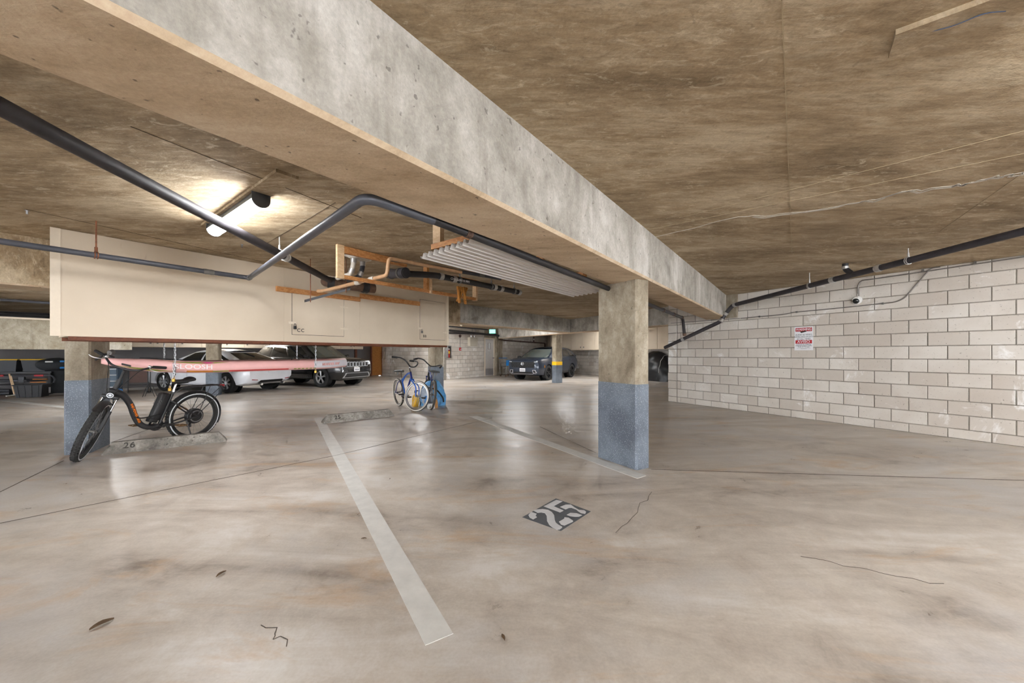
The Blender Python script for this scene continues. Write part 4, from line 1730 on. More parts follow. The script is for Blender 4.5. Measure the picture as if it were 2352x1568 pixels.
def ebike():
    rear, front = V((-4.62, 5.40, 0)), V((-4.95, 4.35, 0))
    hd = (front - rear).normalized()
    wb = 1.11
    lean = math.radians(-4)
    R3 = Matrix((hd, ZAX.cross(hd), ZAX)).transposed() @ Matrix.Rotation(lean, 3, 'X')
    t = thing('electric_bicycle', 'black step-through electric bicycle leaning by the column over stop 26', 'bicycle', rear, R3)
    R, tw = 0.345, 0.068
    idn = lambda v: v
    wheel(t, (0, 0, R), R, tw, idn, wall='reflective')
    A0 = V((wb - 0.045, 0, R))
    sx = V((-0.358, 0, 0.934)).normalized()
    SR = Matrix.Rotation(math.radians(54), 3, sx)

    def S(v):
        return A0 + SR @ (V(v) - A0)
    wheel(t, (wb, 0, R), R, tw, S, wall='reflective')

    def part(m, name, mat, par=t, sm=50, steer=False):
        if steer:
            m.v = [S(v) for v in m.v]
        return m.build(name, mat, par, smooth=sm)
    # frame
    m = MB()
    dt = bez([(0.955, 0, 0.80), (0.885, 0, 0.775), (0.80, 0, 0.72), (0.73, 0, 0.60), (0.685, 0, 0.46), (0.63, 0, 0.345), (0.55, 0, 0.285), (0.46, 0, 0.275), (0.40, 0, 0.285)], 6)
    m.tube(dt, 0.034, 14, radii=[0.034 + 0.008 * math.sin(PI * min(1, i / 14)) for i in range(len(dt))])
    part(m, 'down_tube', 'bike_black')
    m = MB()
    m.cyl(A0 + sx * 0.43, A0 + sx * 0.62, 0.024, seg=14)
    part(m, 'head_tube', 'bike_black')
    bb = V((0.42, 0, 0.285))
    st = V((0.27, 0, 0.73))
    m = MB()
    m.cyl(bb, st, 0.019, seg=12)
    part(m, 'seat_tube', 'bike_black')
    m = MB()
    m.cyl(st, V((0.235, 0, 0.845)), 0.014, seg=12)
    m.cyl(st - V((0, 0, 0.012)), st + V((-0.006, 0, 0.014)), 0.024, seg=12)
    part(m, 'seat_post', 'chrome')
    m = MB()
    for s in (-1, 1):
        m.tube(bez([(0.39, s * 0.045, 0.285), (0.25, s * 0.06, 0.295), (0.0, s * 0.075, R)], 5), 0.011, 8)
        m.tube(bez([(0.31, s * 0.02, 0.60), (0.26, s * 0.055, 0.56), (0.0, s * 0.075, R)], 5), 0.010, 8)
    part(m, 'stays', 'bike_black')
    # saddle
    m = MB()
    rows = []
    for i in range(13):
        q = i / 12
        x = 0.34 - 0.28 * q
        w = 0.022 + 0.085 * max(0, (q - 0.25) / 0.75) ** 1.3
        z = 0.875 - 0.02 * math.sin(PI * q) + (0.012 if q > 0.8 else 0)
        rows.append([V((x, w * math.cos(a), z + 0.03 * math.sin(a) * (1 if math.sin(a) > 0 else 1.2))) for a in [2 * PI * j / 12 for j in range(13)]])
    m.grid(rows)
    m.f.append(tuple(range(12)))
    m.f.append(tuple(12 * 13 + j for j in reversed(range(12))))
    m.mi += [0, 0]
    sd_ = part(m, 'saddle', 'saddle_black')
    m = MB()
    for s in (-1, 1):
        m.tube(bez([(0.32, s * 0.012, 0.845), (0.22, s * 0.022, 0.835), (0.1, s * 0.04, 0.85)], 4), 0.004, 6)
    part(m, 'saddle_rails', 'chrome', sd_)
    # battery
    ax = (st - bb).normalized()
    fw = V((ax.z, 0, -ax.x))
    Rb = Matrix((fw, V((0, 1, 0)), ax)).transposed()
    m = MB()
    m.box(bb + ax * 0.24 + fw * 0.085, (0.115, 0.088, 0.37), Rb, bev=0.025)
    bt = part(m, 'battery', 'black_plastic')
    m = MB()
    for s in (-1, 1):
        m.box(bb + ax * 0.24 + fw * 0.095 + V((0, s * 0.0445, 0)), (0.012, 0.003, 0.33), Rb)
    part(m, 'battery_rib', 'bike_black', bt)
    m = MB()
    for s in (-1, 1):
        for q, dz in ((0.0, 0.0), (0.0, 0.034)):
            c = bb + ax * (0.27 + dz) + fw * 0.125 + V((0, s * 0.0455, 0))
            m.tube([c + (fw * math.cos(a) + ax * math.sin(a)) * 0.015 for a in [2 * PI * i / 14 for i in range(14)]], 0.0016, 5, closed=True)
    part(m, 'battery_emblem', 'dull_steel', bt)
    m = MB()
    m.box(bb + ax * 0.05 + fw * 0.1, (0.10, 0.08, 0.05), Rb, bev=0.012)
    part(m, 'controller', 'black_plastic')
    m = MB()
    m.tube(bez([(0.70, 0.03, 0.44), (0.62, 0.05, 0.42), (0.44, 0.05, 0.44)], 5), 0.008, 8)
    part(m, 'cable_loom', 'black_rubber')
    # drive
    m = MB()
    m.lathe([(0.0, -0.10), (0.02, -0.10), (0.02, 0.10), (0.0, 0.10)], bb, (0, 1, 0), 12)
    m.lathe([(0.060, -0.062), (0.082, -0.062), (0.082, -0.056), (0.060, -0.056)], bb, (0, 1, 0), 28, close=True)
    part(m, 'crankset', 'bike_black')
    for s, an in ((-1, 0.15), (1, 0.15 + PI)):
        e = bb + V((math.cos(an) * 0.17, s * 0.105, math.sin(an) * 0.17 * 0.4))
        m = MB()
        m.tube([bb + V((0, s * 0.085, 0)), e], 0.010, 8)
        c = part(m, 'crank_arm', 'bike_black')
        m = MB()
        pc = e + V((0, s * 0.055, 0))
        m.tube([pc + V((x, y, 0)) for x, y in ((-0.045, -0.045), (0.045, -0.045), (0.045, 0.045), (-0.045, 0.045))], 0.007, 6, closed=True)
        m.cyl(e, e + V((0, s * 0.09, 0)), 0.008, seg=8)
        part(m, 'pedal', 'wood_pedal', c)
    m = MB()
    m.lathe([(0.0, -0.04), (0.10, -0.04), (0.108, -0.03), (0.108, 0.03), (0.10, 0.04), (0.0, 0.04)], (0, 0, R), (0, 1, 0), 28)
    for i in range(7):
        m.lathe([(0.03, -0.045 - i * 0.004), (0.065 - i * 0.005, -0.045 - i * 0.004), (0.065 - i * 0.005, -0.047 - i * 0.004), (0.03, -0.047 - i * 0.004)], (0, 0, R), (0, 1, 0), 20, close=True)
    part(m, 'hub_motor', 'black_plastic', sm=30)
    m = MB()
    m.lathe([(0.07, 0.05), (0.085, 0.05), (0.085, 0.053), (0.07, 0.053)], (0, 0, R), (0, 1, 0), 24, close=True)
    part(m, 'brake_disc', 'steel')
    m = MB()
    m.tube([V((0.42, -0.058, 0.365)), V((0, -0.055, R + 0.05))], 0.003, 6)
    m.tube([V((0.42, -0.058, 0.205)), V((0.02, -0.055, 0.20)), V((0, -0.055, R - 0.05))], 0.003, 6)
    part(m, 'chain', 'dull_steel')
    m = MB()
    m.box((0.01, -0.06, 0.235), (0.03, 0.02, 0.12), bev=0.005)
    m.lathe([(0, -0.07), (0.02, -0.07), (0.02, -0.06), (0, -0.06)], (0.03, 0, 0.2), (0, 1, 0), 10)
    part(m, 'derailleur', 'black_plastic')
    m = MB()
    m.cyl(V((0.14, 0.07, 0.31)), V((0.10, 0.16, 0.03)), 0.009, seg=8)
    part(m, 'kickstand', 'bike_black')
    # mudguards
    for hub, a0, a1, st_ in ((V((0, 0, R)), math.radians(20), math.radians(205), False), (V((wb, 0, R)), math.radians(62), math.radians(135), True)):
        m = MB()
        rows = []
        for i in range(19):
            a = a0 + (a1 - a0) * i / 18
            rows.append([hub + V((math.cos(a) * (R + 0.022 - 0.02 * q * q), q * 0.042, math.sin(a) * (R + 0.022 - 0.02 * q * q))) for q in (-1, -.5, 0, .5, 1)])
        m.grid(rows)
        part(m, 'mudguard', 'black_plastic', steer=st_)
    # rack
    m = MB()
    zr = 0.775
    loop = [V((0.20, 0.05, zr - 0.01)), V((0.0, 0.06, zr)), V((-0.30, 0.065, zr)), V((-0.40, 0.04, zr - 0.06)), V((-0.40, -0.04, zr - 0.06)), V((-0.30, -0.065, zr)), V((0.0, -0.06, zr)), V((0.20, -0.05, zr - 0.01))]
    m.tube(rounded(loop, 0.04), 0.006, 6)
    for y in (-0.022, 0.022):
        m.tube([V((0.18, y, zr - 0.004)), V((-0.32, y, zr))], 0.005, 6)
    for x in (0.05, -0.12, -0.28):
        m.tube([V((x, -0.062, zr)), V((x, 0.062, zr))], 0.005, 6)
    for s in (-1, 1):
        m.tube([V((-0.16, s * 0.064, zr)), V((0.0, s * 0.085, R + 0.03))], 0.005, 6)
        m.tube([V((-0.38, s * 0.045, zr - 0.05)), V((0.0, s * 0.085, R + 0.03))], 0.005, 6)
        m.tube([V((0.2, s * 0.05, zr - 0.01)), V((0.285, s * 0.02, 0.69))], 0.005, 6)
    part(m, 'luggage_rack', 'bike_black')
    m = MB()
    m.box((-0.37, 0, zr - 0.015), (0.03, 0.07, 0.03), bev=0.006)
    part(m, 'tail_light', 'red_paint')
    # steered front: fork, stem, bars
    m = MB()
    for s in (-1, 1):
        lo = V((wb, s * 0.062, R))
        hi = V(A0 + sx * 0.40) + V((0.02, s * 0.062, 0))
        m.tube([lo, lo.lerp(hi, 0.62)], 0.019, 10)
    part(m, 'fork_lower', 'bike_black', steer=True)
    m = MB()
    for s in (-1, 1):
        lo = V((wb, s * 0.062, R))
        hi = V(A0 + sx * 0.40) + V((0.02, s * 0.062, 0))
        m.tube([lo.lerp(hi, 0.6), hi], 0.013, 10)
    part(m, 'fork_stanchion', 'chrome', steer=True)
    m = MB()
    hi = V(A0 + sx * 0.405) + V((0.015, 0, 0))
    m.box(hi, (0.05, 0.165, 0.045), bev=0.015)
    arch = [V((wb, s * 0.062, R)).lerp(V(A0 + sx * 0.40) + V((0.02, s * 0.062, 0)), 0.6) for s in (-1, 1)]
    m.tube(bez([arch[0], (arch[0] + arch[1]) / 2 + V((0.03, 0, 0.10)), arch[1]], 6), 0.012, 8)
    part(m, 'fork_crown', 'bike_black', steer=True)
    hl = A0 + sx * 0.44 + V((0.055, 0, 0.0))
    m = MB()
    m.lathe([(0, -0.05), (0.025, -0.045), (0.034, 0.0), (0.034, 0.012), (0.028, 0.012)], hl, (1, 0, -0.05), 18)
    h_ = part(m, 'headlight', 'black_plastic', steer=True)
    m = MB()
    m.lathe([(0.022, 0.014), (0.032, 0.014), (0.032, 0.010), (0.022, 0.010)], hl, (1, 0, -0.05), 18, close=True)
    m.lathe([(0.0, 0.012), (0.015, 0.012), (0.0, 0.016)], hl, (1, 0, -0.05), 14)
    part(m, 'lamp_lens', 'reflective', h_, steer=True)
    top = A0 + sx * 0.74
    m = MB()
    m.cyl(A0 + sx * 0.60, top, 0.015, seg=10)
    m.tube([top, top + V((0.055, 0, 0.035))], 0.016, 10)
    part(m, 'stem', 'black_plastic', steer=True)
    bc = top + V((0.055, 0, 0.035))
    bar = bez([bc + V((-0.17, 0.31, 0.075)), bc + V((-0.10, 0.235, 0.075)), bc + V((0.005, 0.12, 0.02)), bc, bc + V((0.005, -0.12, 0.02)), bc + V((-0.10, -0.235, 0.075)), bc + V((-0.17, -0.31, 0.075))], 7)
    m = MB().tube(bar, 0.0125, 10)
    hb = part(m, 'handlebar', 'bike_black', steer=True)
    for s in (1, -1):
        a, b = bc + V((-0.095, s * 0.23, 0.076)), bc + V((-0.195, s * 0.335, 0.078))
        m = MB().tube([a, a.lerp(b, 0.03), a.lerp(b, 0.97), b], 0.0185, 10)
        part(m, 'grip', 'black_rubber', hb, steer=True)
        g = a + V((0.02, -s * 0.03, 0))
        m = MB().tube(bez([g + V((0.0, 0, -0.01)), g + V((0.045, s * 0.03, -0.025)), g + V((0.03, s * 0.10, -0.035)), g + V((-0.01, s * 0.15, -0.03))], 4), 0.006, 6)
        m.box(g, (0.04, 0.03, 0.025), bev=0.006)
        part(m, 'brake_lever', 'clamp_steel', hb, steer=True)
        m = MB().tube(bez([g + V((0.03, 0, -0.01)), g + V((0.10, -s * 0.06, -0.06)), hl + V((0.04, s * 0.05, 0.10)), hl + V((-0.02, s * 0.03, -0.02)), A0 + sx * 0.34 + V((0.02, s * 0.05, 0))], 6), 0.004, 6)
        part(m, 'brake_cable', 'black_rubber', hb, steer=True)
    m = MB()
    m.box(bc + V((-0.02, 0, 0.045)), (0.05, 0.085, 0.018), Matrix.Rotation(-0.4, 3, 'Y'), bev=0.006)
    part(m, 'display', 'black_plastic', hb, steer=True)
    m = MB()
    mp_ = bc + V((-0.06, -0.19, 0.13))
    m.lathe([(0.0, 0.0), (0.026, 0.0), (0.032, 0.012), (0.03, 0.05), (0.0, 0.055)], mp_, (-0.9, 0.3, 0.2), 14)
    m.tube([bc + V((-0.07, -0.2, 0.07)), mp_], 0.006, 6)
    part(m, 'bell_mirror', 'dull_steel', hb, steer=True)
    # lettering on the down tube
    a, b = dt[18], dt[28]
    d = (b - a).normalized()
    for sgn in (1, -1):
        nn = V((0, sgn, 0))
        right = d
        up = nn.cross(right)
        text('tube_lettering', 'RAD POWER BIKES', 0.032, 'orange_letter', t, a.lerp(b, 0.5) + V((0.004, 0, 0)) + nn * 0.0405, right, up, depth=0.002, bold=0.0008, world=False)
    m = MB()
    for s in (-1, 1):
        m.tube([V((0.13, s * 0.0655, 0.458)), V((0.20, s * 0.058, 0.514))], 0.0115, 8)
    part(m, 'stay_decal', 'wood_pedal')
    return t


ebike()


def cruiser(rear, front_dir, steer, label, col, col2, lean=0.0, bars='high', wall='whitewall', lead=1.06):
    rear = V(rear)
    rear.z = 0
    hd = V(front_dir).normalized()
    R3 = Matrix((hd, ZAX.cross(hd), ZAX)).transposed() @ Matrix.Rotation(math.radians(lean), 3, 'X')
    t = thing('cruiser_bicycle', label, 'bicycle', rear, R3)
    R, tw, wb = 0.33, 0.05, lead
    wheel(t, (0, 0, R), R, tw, lambda v: v, rim_mat='steel', wall=wall, tyre='tyre_grey', knob=False, spokes=20)
    sx = V((-0.38, 0, 0.925)).normalized()
    A0 = V((wb - 0.05, 0, R))
    SR = Matrix.Rotation(math.radians(steer), 3, sx)

    def S(v):
        return A0 + SR @ (V(v) - A0)
    wheel(t, (wb, 0, R), R, tw, S, rim_mat='steel', wall=wall, tyre='tyre_grey', knob=False, spokes=20)

    def part(m, name, mat, par=t, sm=50, st=False):
        if st:
            m.v = [S(v) for v in m.v]
        return m.build(name, mat, par, smooth=sm)
    bb = V((0.42, 0, 0.28))
    stp = V((0.27, 0, 0.66))
    ht0, ht1 = A0 + sx * 0.40, A0 + sx * 0.55
    m = MB()
    m.cyl(ht0, ht1, 0.022, seg=12)
    part(m, 'head_tube', col2)
    m = MB()
    m.tube(bez([ht1 - sx * 0.03, (0.66, 0, 0.80), (0.42, 0, 0.70), stp - V((-0.02, 0, 0.06))], 6), 0.021, 10)
    part(m, 'top_tube', col)
    m = MB()
    m.tube(bez([ht0 + sx * 0.03, (0.68, 0, 0.56), (0.52, 0, 0.34), bb], 6), 0.023, 10)
    part(m, 'down_tube', col2)
    m = MB()
    m.cyl(bb, stp, 0.016, seg=10)
    part(m, 'seat_tube', col)
    m = MB()
    m.cyl(stp, V((0.225, 0, 0.80)), 0.0125, seg=10)
    part(m, 'seat_post', 'chrome')
    m = MB()
    for s in (-1, 1):
        m.tube([V((0.40, s * 0.03, 0.28)), V((0.0, s * 0.07, R))], 0.009, 8)
        m.tube(bez([stp - V((0, -s * 0.02, 0.03)), V((0.12, s * 0.05, 0.56)), V((0.0, s * 0.07, R))], 5), 0.009, 8)
    part(m, 'stays', col2)
    rows = []
    for i in range(11):
        q = i / 10
        x = 0.36 - 0.27 * q
        w = 0.028 + 0.095 * max(0, (q - 0.3) / 0.7) ** 1.2
        rows.append([V((x, w * math.cos(a), 0.84 + 0.028 * math.sin(a))) for a in [2 * PI * j / 12 for j in range(13)]])
    m = MB().grid(rows)
    m.f.append(tuple(range(12)))
    m.f.append(tuple(10 * 13 + j for j in reversed(range(12))))
    m.mi += [0, 0]
    sdl = part(m, 'saddle', 'saddle_black')
    m = MB()
    for s in (-1, 1):
        m.lathe([(0.018, 0), (0.014, 0.02), (0.018, 0.04), (0.014, 0.055)], (0.15, s * 0.05, 0.76), (0, 0, 1), 8)
    part(m, 'saddle_springs', 'dull_steel', sdl)
    m = MB()
    m.lathe([(0.0, -0.09), (0.018, -0.09), (0.018, 0.09), (0, 0.09)], bb, (0, 1, 0), 10)
    m.lathe([(0.06, -0.05), (0.09, -0.05), (0.09, -0.044), (0.06, -0.044)], bb, (0, 1, 0), 22, close=True)
    part(m, 'crankset', 'dull_steel')
    for s, an in ((-1, 0.4), (1, 0.4 + PI)):
        e = bb + V((math.cos(an) * 0.16, s * 0.10, math.sin(an) * 0.16))
        m = MB().tube([bb + V((0, s * 0.08, 0)), e], 0.009, 6)
        c = part(m, 'crank_arm', 'dull_steel')
        m = MB().box(e + V((0, s * 0.05, 0)), (0.08, 0.09, 0.025), bev=0.006)
        part(m, 'pedal', 'black_rubber', c)
    m = MB()
    for s in (-1, 1):
        m.tube(bez([V((wb, s * 0.055, R)), V((wb - 0.03, s * 0.055, R + 0.2)), ht0 + V((0, s * 0.04, -0.02))], 5), 0.013, 8)
    m.box(ht0 - sx * 0.02, (0.05, 0.11, 0.03), bev=0.01)
    part(m, 'fork', col, st=True)
    top = ht1 + sx * 0.10
    m = MB()
    m.cyl(ht1, top, 0.013, seg=8)
    m.tube([top, top + V((0.05, 0, 0.02))], 0.013, 8)
    part(m, 'stem', 'chrome', st=True)
    c = top + V((0.05, 0, 0.02))
    if bars == 'high':
        half = [(0, 0, 0), (0.02, 0.10, 0.02), (0.0, 0.20, 0.10), (-0.10, 0.27, 0.16), (-0.30, 0.30, 0.17)]
    else:
        half = [(0, 0, 0), (0.02, 0.10, 0.03), (-0.02, 0.22, 0.09), (-0.16, 0.30, 0.09), (-0.34, 0.33, 0.04)]
    pts = [c + V((x, -y, z)) for x, y, z in reversed(half)] + [c + V(p) for p in half[1:]]
    hb = part(MB().tube(bez(pts, 6), 0.015, 8), 'handlebar', 'bike_black', st=True)
    for s in (-1, 1):
        a = c + V((half[-1][0], s * half[-1][1], half[-1][2]))
        b = c + V((half[-2][0], s * half[-2][1], half[-2][2]))
        part(MB().tube([a + (a - b).normalized() * 0.005, a.lerp(b, 0.6)], 0.022, 8), 'grip', 'black_rubber', hb, st=True)
    return t


f1, r1_ = G(953, 941), G(917, 932)
hdir = (V((0.60, -0.80, 0)))
cruiser(r1_, hdir, 32, 'blue cruiser bicycle with cream tyre walls facing the viewer', 'bike_blue', 'bike_navy', lean=3)
r2_ = V((-1.80, 8.28, 0))
cruiser(r2_, V((-0.38, 0.93, 0)), -30, 'dark cruiser bicycle leaning on the column behind the blue one', 'bike_navy', 'bike_black', lean=7, bars='low')
# ================================================================== vehicles
from mathutils.bvhtree import BVHTree


def paint(name, col, rough=0.28, metal=0.0):
    k = N(name)
    f = k.noise(k.coords(world=False), 3.0, 3, 0.5)
    k.color(k.ramp(f, [(0.3, tuple(x * 0.94 for x in col[:3])), (0.7, tuple(min(1, x * 1.05) for x in col[:3]))]))
    k.set(Roughness=rough, Metallic=metal)
    k.b.inputs['Coat Weight'].default_value = 0.6
    k.b.inputs['Coat Roughness'].default_value = 0.04


paint('white_car_paint', rgb(222, 224, 230))
paint('black_car_paint', rgb(26, 26, 28), 0.25)
paint('blue_grey_paint', rgb(42, 52, 68), 0.3, 0.3)
plain('car_trim', rgb(30, 30, 32), 0.5, spread=0.1)
plain('bright_trim', rgb(210, 214, 220), 0.3, 0.3, spread=0.05)
plain('alloy', rgb(196, 198, 202), 0.3, 0.7, spread=0.05)
plain('dark_alloy', rgb(40, 40, 42), 0.35, 0.4, spread=0.1)
plain('car_tyre', rgb(32, 32, 33), 0.85, spread=0.15)
plain('lamp_clear', rgb(206, 212, 218), 0.15, spread=0.05, coat=1.0)
plain('lamp_red', rgb(150, 24, 28), 0.2, spread=0.1, coat=1.0)
plain('lamp_amber', rgb(226, 140, 30), 0.25, spread=0.05)
plain('plate_white', rgb(222, 222, 226), 0.5, spread=0.02)
plain('seat_grey', rgb(78, 76, 74), 0.8)


class Car:
    def __init__(self, name, label, loc, heading, stations, gh, axles, R, track, col, scale=1.0, rim='alloy', tyre_w=0.225, spokes=5):
        hd = V(heading).normalized()
        R3 = Matrix((hd, ZAX.cross(hd), ZAX)).transposed()
        self.t = thing(name, label, 'car', loc, R3, scale=scale)
        self.st, self.gh, self.col = stations, gh, col
        self.R, self.axles, self.track = R, axles, track
        self._body()
        self._cabin()
        self._wheels(rim, tyre_w, spokes)

    def val(self, x):
        """interpolated station"""
        st = self.st
        if x >= st[0][0]:
            return st[0][1:]
        for i in range(len(st) - 1):
            a, b = st[i], st[i + 1]
            if b[0] <= x <= a[0]:
                t = (a[0] - x) / (a[0] - b[0])
                p = st[i - 1] if i else a
                n = st[i + 2] if i + 2 < len(st) else b
                out = []
                for k in range(1, len(a)):
                    m0 = (b[k] - p[k]) / max(1e-6, abs(p[0] - b[0])) * (a[0] - b[0]) * (0.5 if i else 1) * (2 if i else 1)
                    m1 = (n[k] - a[k]) / max(1e-6, abs(a[0] - n[0])) * (a[0] - b[0])
                    h = (2 * t ** 3 - 3 * t * t + 1) * a[k] + (t ** 3 - 2 * t * t + t) * m0 + (-2 * t ** 3 + 3 * t * t) * b[k] + (t ** 3 - t * t) * m1
                    lo, hi = min(a[k], b[k]), max(a[k], b[k])
                    out.append(min(hi + 0.02, max(lo - 0.02, h)))
                return out
        return st[-1][1:]

    def section(self, x):
        zb, wb, zm, wm, zs, ws, zt = self.val(x)
        half = [(0, zb), (wb * 0.8, zb), (wb, zb + 0.05), (wm * 0.99, zm - 0.12), (wm, zm), (wm * 0.992, zm + (zs - zm) * 0.45), (ws + 0.012, zs - 0.035), (ws, zs), (ws - 0.05, zs + 0.022), (ws * 0.6, zt - 0.008), (0, zt)]
        return half

    def _body(self):
        xs = []
        for a, b in zip(self.st[:-1], self.st[1:]):
            n = max(2, int((a[0] - b[0]) / 0.12))
            xs += [a[0] + (b[0] - a[0]) * i / n for i in range(n)]
        xs.append(self.st[-1][0])
        m = MB()
        rows = []
        for x in xs:
            h = self.section(x)
            ring = [V((x, y, z)) for y, z in h] + [V((x, -y, z)) for y, z in h[-2:0:-1]]
            rows.append(ring + [ring[0]])
        m.grid(rows)
        n = len(rows[0])
        m.f.append(tuple(range(n - 1)))
        m.f.append(tuple((len(rows) - 1) * n + j for j in reversed(range(n - 1))))
        m.mi += [0, 0]
        o = m.build('body', self.col, self.t, merge=True)
        # wheel openings cut out of the closed shell
        cut = MB()
        for ax in self.axles:
            for s in (-1, 1):
                c = MB()
                c.cyl(V((ax, s * 0.60, self.R * 1.0)), V((ax, s * 1.3, self.R * 1.0)), self.R + 0.055, seg=32)
                cut.add(c.v, c.f)
        co = cut.build('cutter', self.col, fixn=True)
        co.parent = self.t
        md = o.modifiers.new('cut', 'BOOLEAN')
        md.object = co
        md.solver = 'EXACT'
        bpy.context.view_layer.update()
        dg = bpy.context.evaluated_depsgraph_get()
        me = bpy.data.meshes.new_from_object(o.evaluated_get(dg))
        o.modifiers.clear()
        old = o.data
        if len(me.polygons) > 50:
            o.data = me
            bpy.data.meshes.remove(old)
        me = o.data
        me.name = 'body'
        if not me.materials:
            me.materials.append(MATS[self.col])
        me.shade_smooth()
        me.set_sharp_from_angle(angle=math.radians(34))
        bpy.data.objects.remove(co)
        self.body = o
        self.bvh = BVHTree.FromPolygons([v.co.copy() for v in me.vertices], [tuple(p.vertices) for p in me.polygons])

    # greenhouse surfaces
    def side(self, u, k, s):
        g = self.gh
        xb = g['w0'] + (g['r0'] - g['w0']) * u
        xt = g['w1'] + (g['r1'] - g['w1']) * u
        zb = g['belt'] + g.get('rise', 0.0) * u
        zt = g['roof'] - g['arch'] * (2 * u - 1) ** 2
        wb = g['wb'] * (1 - 0.05 * (2 * u - 1) ** 2)
        wt = g['wt'] * (1 - 0.05 * (2 * u - 1) ** 2)
        bul = 0.03 * math.sin(PI * k)
        return V((xb + (xt - xb) * k, s * (wb + (wt - wb) * k + bul), zb + (zt - zb) * k))

    def end(self, v, k, front):
        a = self.side(0 if front else 1, k, 1)
        b = self.side(0 if front else 1, k, -1)
        p = a.lerp(b, v)
        bow = (0.16 if front else 0.10) * (1 - (2 * v - 1) ** 2)
        p.x += bow if front else -bow
        return p

    def roof(self, u, v):
        a, b = self.side(u, 1, 1), self.side(u, 1, -1)
        p = a.lerp(b, v)
        p.z += self.gh['crown'] * (1 - (2 * v - 1) ** 2)
        e = (0.16 * max(0, 1 - u * 8) - 0.10 * max(0, 1 - (1 - u) * 8)) * (1 - (2 * v - 1) ** 2)
        p.x += e
        return p

    def _cabin(self):
        m = MB()
        ks = [0, .25, .5, .75, 1]
        us = [i / 16 for i in range(17)]
        vs = [i / 10 for i in range(11)]
        for s in (1, -1):
            m.grid([[self.side(u, k, s) for u in us] for k in ks])
        for f in (True, False):
            m.grid([[self.end(v, k, f) for v in vs] for k in ks])
        m.grid([[self.roof(u, v) for v in vs] for u in us])
        m.build('cabin', self.col, self.t, merge=True, smooth=38)

    def glass(self, name, fn, u0, u1, k0, k1, mat='dark_glass', nu=8, nk=5, grow=0.006, slant=(0, 0)):
        """pane lying on a surface; slant shifts u at the top for the two ends"""
        rows = []
        for i in range(nk + 1):
            k = k0 + (k1 - k0) * i / nk
            row = []
            for j in range(nu + 1):
                a = u0 + slant[0] * i / nk
                b = u1 + slant[1] * i / nk
                u = a + (b - a) * j / nu
                p = fn(u, k)
                e = 1e-3
                n = (fn(u + e, k) - p).cross(fn(u, k + e) - p)
                n = n.normalized() if n.length > 0 else V((0, 0, 1))
                c = V((0, 0, 1.0))
                if n.dot(p - V((-0.3, 0, 0.9))) < 0:
                    n = -n
                row.append(p + n * grow)
            rows.append(row)
        return MB().grid(rows).build(name, mat, self.t, smooth=60, fixn=False)

    def std_glass(self, splits, tint='dark_glass', front='clear_glass', k=(0.10, 0.86)):
        self.glass('windscreen', lambda u, kk: self.end(u, kk, True), 0.05, 0.95, 0.06, 0.93, front)
        self.glass('rear_window', lambda u, kk: self.end(u, kk, False), 0.10, 0.90, 0.12, 0.88, tint)
        for s in (1, -1):
            for (u0, u1, sl) in splits:
                self.glass('side_window', lambda u, kk, s=s: self.side(u, kk, s), u0, u1, k[0], k[1], tint, slant=sl)

    def _wheels(self, rim, tw, spokes):
        R = self.R
        first = None
        for ax in self.axles:
            for s in (1, -1):
                c = V((ax, s * self.track / 2, R))
                m = MB()
                m.lathe([(R * 0.66, -tw / 2), (R * 0.93, -tw / 2), (R, -tw / 2 + 0.03), (R, tw / 2 - 0.03), (R * 0.93, tw / 2), (R * 0.66, tw / 2)], (0, 0, 0), (0, 1, 0), 36, close=True)
                m.v = [v + c for v in m.v]
                m.build('tyre', 'car_tyre', self.t, smooth=35)
                m = MB()
                y = s * (tw / 2 - 0.012)
                m.lathe([(R * 0.60, y - s * 0.06), (R * 0.67, y), (R * 0.67, y - s * 0.012), (R * 0.61, y - s * 0.07)], (0, 0, 0), (0, 1, 0), 32, close=True)
                for i in range(spokes):
                    a = 2 * PI * i / spokes + PI / 2
                    ca, sa = math.cos(a), math.sin(a)
                    for off in (-0.13, 0.13):
                        b = a + off
                        p0, p1 = V((ca * R * 0.10, y - s * 0.02, sa * R * 0.10)), V((math.cos(b) * R * 0.64, y - s * 0.006, math.sin(b) * R * 0.64))
                        m.tube([p0, p1], 0.018, 6)
                m.lathe([(0.0, y), (R * 0.15, y), (R * 0.17, y - s * 0.03), (0, y - s * 0.03)], (0, 0, 0), (0, 1, 0), 16)
                m.v = [v + c for v in m.v]
                m.build('alloy_wheel', rim, self.t, smooth=35)
                m = MB()
                m.lathe([(0.0, y - s * 0.09), (R * 0.66, y - s * 0.09)], (0, 0, 0), (0, 1, 0), 24)
                m.v = [v + c for v in m.v]
                m.build('brake_shield', 'car_trim', self.t)
                m = MB()
                m.lathe([(0.0, 0.0), (R + 0.05, 0.0)], (ax, s * 0.601, R), (0, s, 0), 28)
                m.build('wheel_well', 'black_rubber', self.t)

    def ray(self, a, b, axis):
        """drop the pair (a, b) onto the shell: front/back use (y, z), left/right use (x, z), top uses (x, y)"""
        if axis == 'front':
            r = self.bvh.ray_cast(V((5, a, b)), V((-1, 0, 0)))
        elif axis == 'back':
            r = self.bvh.ray_cast(V((-5, a, b)), V((1, 0, 0)))
        elif axis == 'left':
            r = self.bvh.ray_cast(V((a, 3, b)), V((0, -1, 0)))
        elif axis == 'right':
            r = self.bvh.ray_cast(V((a, -3, b)), V((0, 1, 0)))
        else:
            r = self.bvh.ray_cast(V((a, b, 3)), V((0, 0, -1)))
        return r

